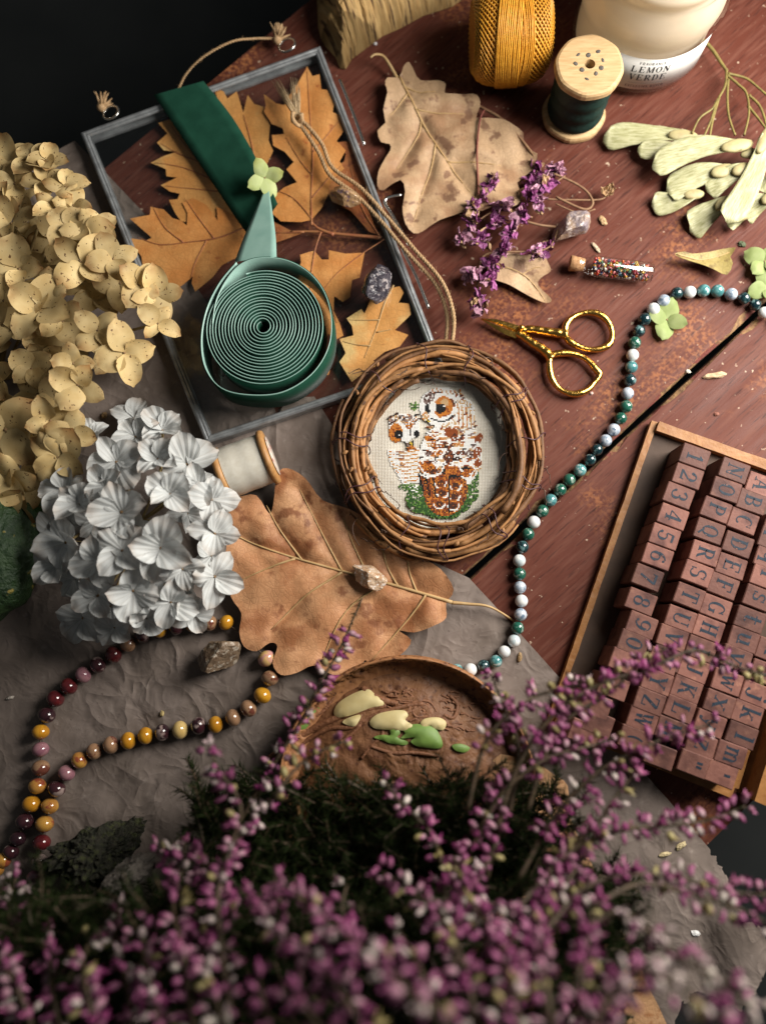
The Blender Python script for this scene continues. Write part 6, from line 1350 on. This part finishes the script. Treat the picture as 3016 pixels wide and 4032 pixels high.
def bud(m, p, d, L, r, q, tone):
    tip = {0: (.20, .032, .115), 1: (.28, .07, .16), 2: (.40, .29, .30), 3: (.24, .19, .075)}[tone]; base = {0: (.29, .12, .185), 1: (.40, .28, .29), 2: (.52, .48, .40), 3: (.30, .26, .12)}[tone]
    k = q.uniform(.8, 1.15)
    ball(m, p + d * L * .5, (r, r, L * .5), 6, 5, d.to_track_quat('Z', 'Y').to_matrix(), cols=lambda t: tuple(min(1, (tip[i] * (1 - t) + base[i] * t) * k) for i in range(3)) + (1,))
    if q.random() < .5:                                 # open lobes at the mouth
        e = p + d * L
        for j in range(3):
            o = d.orthogonal().normalized(); o = Matrix.Rotation(j * 2.1 + q.random(), 3, d) @ o
            s = o.cross(d) * r * .6; c_ = tuple(min(1, x * 1.1) for x in tip) + (1,)
            m.add([p + d * L * .75 + o * r * .7 - s, p + d * L * .75 + o * r * .7 + s, e + o * r * 1.7 + d * r * .5], [(0, 1, 2)], 0, [c_] * 3)
def sprig(path, seed, pale=.12, step=.0050, per=3, flowers=(0, 1), size=1.0):
    q = random.Random(seed); w_ = spline([P(a * 1.8224, b * 1.8224, z) for a, b, z in path], 7)   # tip first
    n = len(w_); m = MB(); tube(m, w_, [.0004 + .0009 * i / n for i in range(n)], 5); br = m.build('branch', m_hst, hp)
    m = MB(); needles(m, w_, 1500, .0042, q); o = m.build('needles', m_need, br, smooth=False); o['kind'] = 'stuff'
    m = MB(); acc = 0; tot = sum((w_[i + 1] - w_[i]).length for i in range(n - 1)); run = 0
    for i in range(n - 1):
        seg = w_[i + 1] - w_[i]; L = seg.length; t = seg.normalized() * -1; a = t.orthogonal().normalized(); b = t.cross(a); s = 0
        while acc <= L:
            f = (run + acc) / tot
            if flowers[0] <= f <= flowers[1]:
                for k in range(per):
                    an = q.uniform(0, 6.28); o = (a * math.cos(an) + b * math.sin(an)); d = (o + t * q.uniform(-.1, .8) + Vector((0, 0, .15))).normalized(); p = w_[i] + seg.normalized() * acc + o * q.uniform(.0006, .0035)
                    bud(m, p, d, q.uniform(.0034, .0064) * size * (.6 + .4 * min(1, f * 5 + .3)), q.uniform(.0011, .0020) * size, q, 2 if q.random() < pale else (3 if q.random() < .10 else (0 if q.random() < .62 else 1)))
            acc += step * q.uniform(.6, 1.3)
        acc -= L; run += L
    if m.v: o = m.build('flower_buds', m_bud, br, color=True); o['kind'] = 'stuff'
SPR = [  # tip -> foot, readings of the whole picture, heights in metres
 ([(783, 1292, 0.060), (735, 1400, 0.066), (690, 1480, 0.070), (650, 1560, 0.074), (560, 1700, 0.078), (480, 1850, 0.080)], .25, (.12, .75)),
 ([(455, 1612, 0.105), (470, 1660, 0.110), (520, 1740, 0.115), (500, 1830, 0.118), (470, 1950, 0.135), (500, 2200, 0.152)], .30, (0, 1)),
 ([(748, 1600, 0.085), (690, 1625, 0.090), (640, 1660, 0.095), (585, 1730, 0.100), (520, 1800, 0.100), (450, 1950, 0.113)], .25, (0, .8)),
 ([(400, 1820, 0.100), (395, 1880, 0.109), (375, 1960, 0.125), (400, 2080, 0.149), (420, 2250, 0.152)], .2, (0, 1)),
 ([(340, 1840, 0.090), (400, 1850, 0.100), (460, 1880, 0.109), (500, 2000, 0.131)], .2, (0, 1)),
 ([(1700, 1470, 0.080), (1590, 1440, 0.084), (1500, 1405, 0.088), (1400, 1445, 0.092), (1290, 1480, 0.096), (1180, 1560, 0.100), (1100, 1700, 0.100), (1050, 1900, 0.101)], .10, (0, .7)),
 ([(1440, 1400, 0.082), (1380, 1440, 0.086), (1310, 1500, 0.090), (1200, 1580, 0.094), (1140, 1750, 0.095)], .10, (0, .8)),
 ([(1540, 1562, 0.090), (1450, 1590, 0.094), (1380, 1620, 0.098), (1290, 1670, 0.100), (1200, 1760, 0.100), (1120, 1900, 0.106)], .15, (0, .85)),
 ([(1250, 1480, 0.085), (1200, 1490, 0.090), (1130, 1520, 0.094), (1050, 1600, 0.096), (1010, 1750, 0.096)], .15, (0, .7)),
 ([(1060, 1455, 0.075), (1090, 1530, 0.082), (1120, 1620, 0.088), (1100, 1760, 0.090)], .15, (0, .6)),
 ([(1330, 1590, 0.090), (1280, 1610, 0.094), (1180, 1640, 0.098), (1080, 1720, 0.100), (1010, 1850, 0.100)], .15, (0, 1)),
 ([(1380, 1660, 0.095), (1330, 1720, 0.100), (1290, 1780, 0.104), (1220, 1850, 0.106), (1150, 1980, 0.122)], .15, (0, 1)),
 ([(1610, 1742, 0.095), (1520, 1775, 0.100), (1420, 1785, 0.104), (1320, 1800, 0.108), (1220, 1850, 0.110), (1120, 1960, 0.125)], .12, (0, .8)),
 ([(1700, 1930, 0.110), (1600, 1930, 0.116), (1480, 1900, 0.117), (1370, 1890, 0.120), (1260, 1920, 0.128), (1150, 2050, 0.150)], .10, (0, .85)),
 ([(1680, 2010, 0.132), (1600, 1965, 0.128), (1500, 1935, 0.126), (1380, 1910, 0.127), (1280, 1960, 0.137)], .10, (0, .6)),
 ([(1640, 2190, 0.179), (1560, 2120, 0.177), (1480, 2080, 0.173), (1410, 2020, 0.158), (1340, 1970, 0.147), (1270, 2000, 0.149)], .85, (0, .8)),
 ([(1600, 2260, 0.193), (1520, 2170, 0.193), (1440, 2120, 0.188), (1370, 2100, 0.178)], .8, (0, .9)),
 ([(590, 1905, 0.139), (650, 1945, 0.153), (720, 2000, 0.170), (790, 2060, 0.189), (870, 2130, 0.209), (970, 2230, 0.218)], .18, (0, 1)),
 ([(540, 1930, 0.132), (590, 1990, 0.148), (660, 2060, 0.165), (740, 2150, 0.186), (800, 2260, 0.193)], .15, (0, 1)),
 ([(830, 1690, 0.090), (870, 1740, 0.096), (930, 1800, 0.100), (960, 1900, 0.112), (960, 2050, 0.138)], .12, (0, 1)),
 ([(1060, 1700, 0.095), (1080, 1770, 0.100), (1060, 1850, 0.105), (1000, 1960, 0.125), (980, 2100, 0.151)], .12, (0, 1)),
 ([(820, 1880, 0.114), (880, 1920, 0.125), (950, 1980, 0.140), (1000, 2080, 0.161), (1030, 2230, 0.179)], .15, (0, 1)),
 ([(980, 1850, 0.110), (1010, 1930, 0.127), (1060, 2020, 0.146), (1100, 2120, 0.174), (1130, 2260, 0.186)], .15, (0, 1)),
 ([(1190, 1870, 0.113), (1180, 1940, 0.128), (1160, 2030, 0.147), (1180, 2140, 0.178), (1200, 2260, 0.186)], .15, (0, 1)),
 ([(1280, 1950, 0.135), (1270, 2030, 0.153), (1250, 2120, 0.174), (1260, 2250, 0.186)], .15, (0, 1)),
 ([(1400, 2100, 0.171), (1340, 2130, 0.183), (1290, 2200, 0.193), (1270, 2300, 0.193)], .2, (0, 1)),
 ([(1260, 1850, 0.105), (1230, 1900, 0.117), (1190, 1990, 0.135), (1120, 2100, 0.158)], .15, (0, 1)),
 ([(40, 1880, 0.083), (20, 1960, 0.097), (30, 2060, 0.114), (60, 2200, 0.124)], .4, (0, 1)),
 ([(200, 2020, 0.122), (180, 2080, 0.136), (190, 2150, 0.152), (220, 2280, 0.152)], .3, (0, 1)),
 ([(300, 2000, 0.119), (310, 2060, 0.133), (330, 2140, 0.150), (350, 2280, 0.152)], .3, (0, 1)),
 ([(110, 2010, 0.108), (110, 2090, 0.124), (120, 2180, 0.138), (150, 2290, 0.138)], .3, (0, 1)),
 ([(-20, 2050, 0.125), (30, 2120, 0.141), (70, 2220, 0.145)], .3, (0, 1)),
 ([(430, 2030, 0.135), (450, 2100, 0.151), (480, 2200, 0.166), (520, 2300, 0.166)], .25, (0, 1)),
 ([(260, 1960, 0.103), (250, 2010, 0.114), (270, 2100, 0.132), (290, 2230, 0.138)], .3, (0, 1)),
 ([(620, 2130, 0.176), (660, 2180, 0.186), (720, 2260, 0.193)], .2, (0, 1)),
 ([(560, 2110, 0.160), (570, 2170, 0.172), (600, 2260, 0.179)], .3, (0, 1)),
 ([(860, 2010, 0.150), (900, 2080, 0.168), (940, 2180, 0.186)], .2, (0, 1)),
 ([(1100, 1960, 0.137), (1110, 2060, 0.158), (1090, 2160, 0.179), (1080, 2270, 0.186)], .15, (0, 1)),
]
for i, (pth, pale, fl_) in enumerate(SPR): sprig(pth, 100 + i, pale * .6, flowers=fl_)
for i in range(14):                                     # more flowering shoots in the thick of the plant
    x = hq.uniform(0, 1); tx = 60 + 1250 * x; ty = hq.uniform(2000, 2180) if x < .55 else hq.uniform(1880, 2150)
    z = hq.uniform(.07, .12); bx = 850 + (tx - 850) * .8
    sprig([(tx, ty, z), (tx + (bx - tx) * .35 + hq.uniform(-20, 20), ty + 60, z + .006), (bx, ty + 170, z + .008)], 300 + i, .2, .006, 3, (0, 1), .95)
# dark green shoots without flowers, added to blacken gaps and cast shade leftwards
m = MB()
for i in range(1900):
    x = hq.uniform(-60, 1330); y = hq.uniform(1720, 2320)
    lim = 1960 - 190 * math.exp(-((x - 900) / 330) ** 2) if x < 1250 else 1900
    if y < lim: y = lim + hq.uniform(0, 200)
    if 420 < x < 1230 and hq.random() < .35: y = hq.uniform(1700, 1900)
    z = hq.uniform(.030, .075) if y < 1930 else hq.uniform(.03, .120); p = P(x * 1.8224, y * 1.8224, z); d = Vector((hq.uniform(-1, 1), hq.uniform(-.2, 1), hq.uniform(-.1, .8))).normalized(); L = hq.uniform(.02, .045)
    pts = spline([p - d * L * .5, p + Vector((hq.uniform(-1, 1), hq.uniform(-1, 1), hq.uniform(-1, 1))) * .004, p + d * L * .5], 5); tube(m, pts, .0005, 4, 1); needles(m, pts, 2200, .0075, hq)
o = m.build('added_shade_growth', [m_need, m_hst], hp, smooth=False); o['kind'] = 'stuff'

# ---------------------------------------------------------------- crumbs and bits
bits = [(2372, 868, 22, 12, 60, 'curled straw-coloured bark flake beside the violet stone', (.55, .36, .18), .004), (2345, 975, 26, 8, 55, 'long pale curled flake lying above the glass vial', (.66, .52, .36), .003), (2812, 1478, 46, 11, -8, 'pale wood splinter lying below the plank crack', (.60, .42, .25), .004), (2708, 1462, 10, 7, 20, 'tiny white crumb in the plank crack', (.75, .7, .6), .002), (2328, 1548, 7, 6, 0, 'tiny pink-white crumb at the scissor ring', (.7, .5, .45), .002), (2920, 960, 16, 12, 20, 'tiny dark green crumb near the right florets', (.06, .08, .03), .003), (2855, 1000, 26, 12, -10, 'small dry brown leaf crumb by the right florets', (.28, .18, .08), .003), (1478, 172, 8, 6, 0, 'tiny white speck by the driftwood', (.8, .78, .8), .002), (640, 2810, 7, 11, 0, 'little straw seed lying between the two bead loops', (.45, .34, .14), .003), (42, 2747, 14, 6, -20, 'pale grain lying on paper at the left edge', (.62, .55, .48), .003), (412, 1636, 12, 14, 10, 'tiny dried bud lying on paper above white hydrangea', (.35, .22, .10), .004), (2680, 3330, 22, 10, -30, 'straw flower crumb on the lit grey paper', (.62, .50, .28), .004), (2615, 3364, 24, 8, -12, 'flat straw crumb lower on the lit grey paper', (.62, .50, .28), .003), (2736, 3675, 16, 10, 10, 'bright white paper chip on the lit grey paper', (.85, .84, .82), .002), (2046, 2588, 8, 18, 10, 'thin curled brown stalk bit on paper by the agate beads', (.35, .22, .10), .003), (2820, 1630, 10, 7, 0, 'small red-brown paint flake above the stamp box', (.30, .11, .07), .002)]
for i, (px, py, a, b, ang, lb, c, h) in enumerate(bits):
    z = kraft_z(P(px, py).x, P(px, py).y) if i in (8, 9, 10, 11, 12, 13, 14) else .0
    m = MB(); k = .00016; ball(m, P(px, py, z + h * .30), (a * k, b * k, h * .35), 12, 7, Matrix.Rotation(-R(ang), 3, 'Z'), fn=lambda v_: 1 + .45 * n3(v_.x * 2.5 + i * 3, v_.y * 2.5, v_.z * 2))
    o = m.build('crumb', pm('crumb_tone_%s' % lb.split()[1], c, tuple(x * .7 for x in c), 600, .7), smooth=False); tag(o, lb, 'crumb', 'crumbs scattered over table and paper')
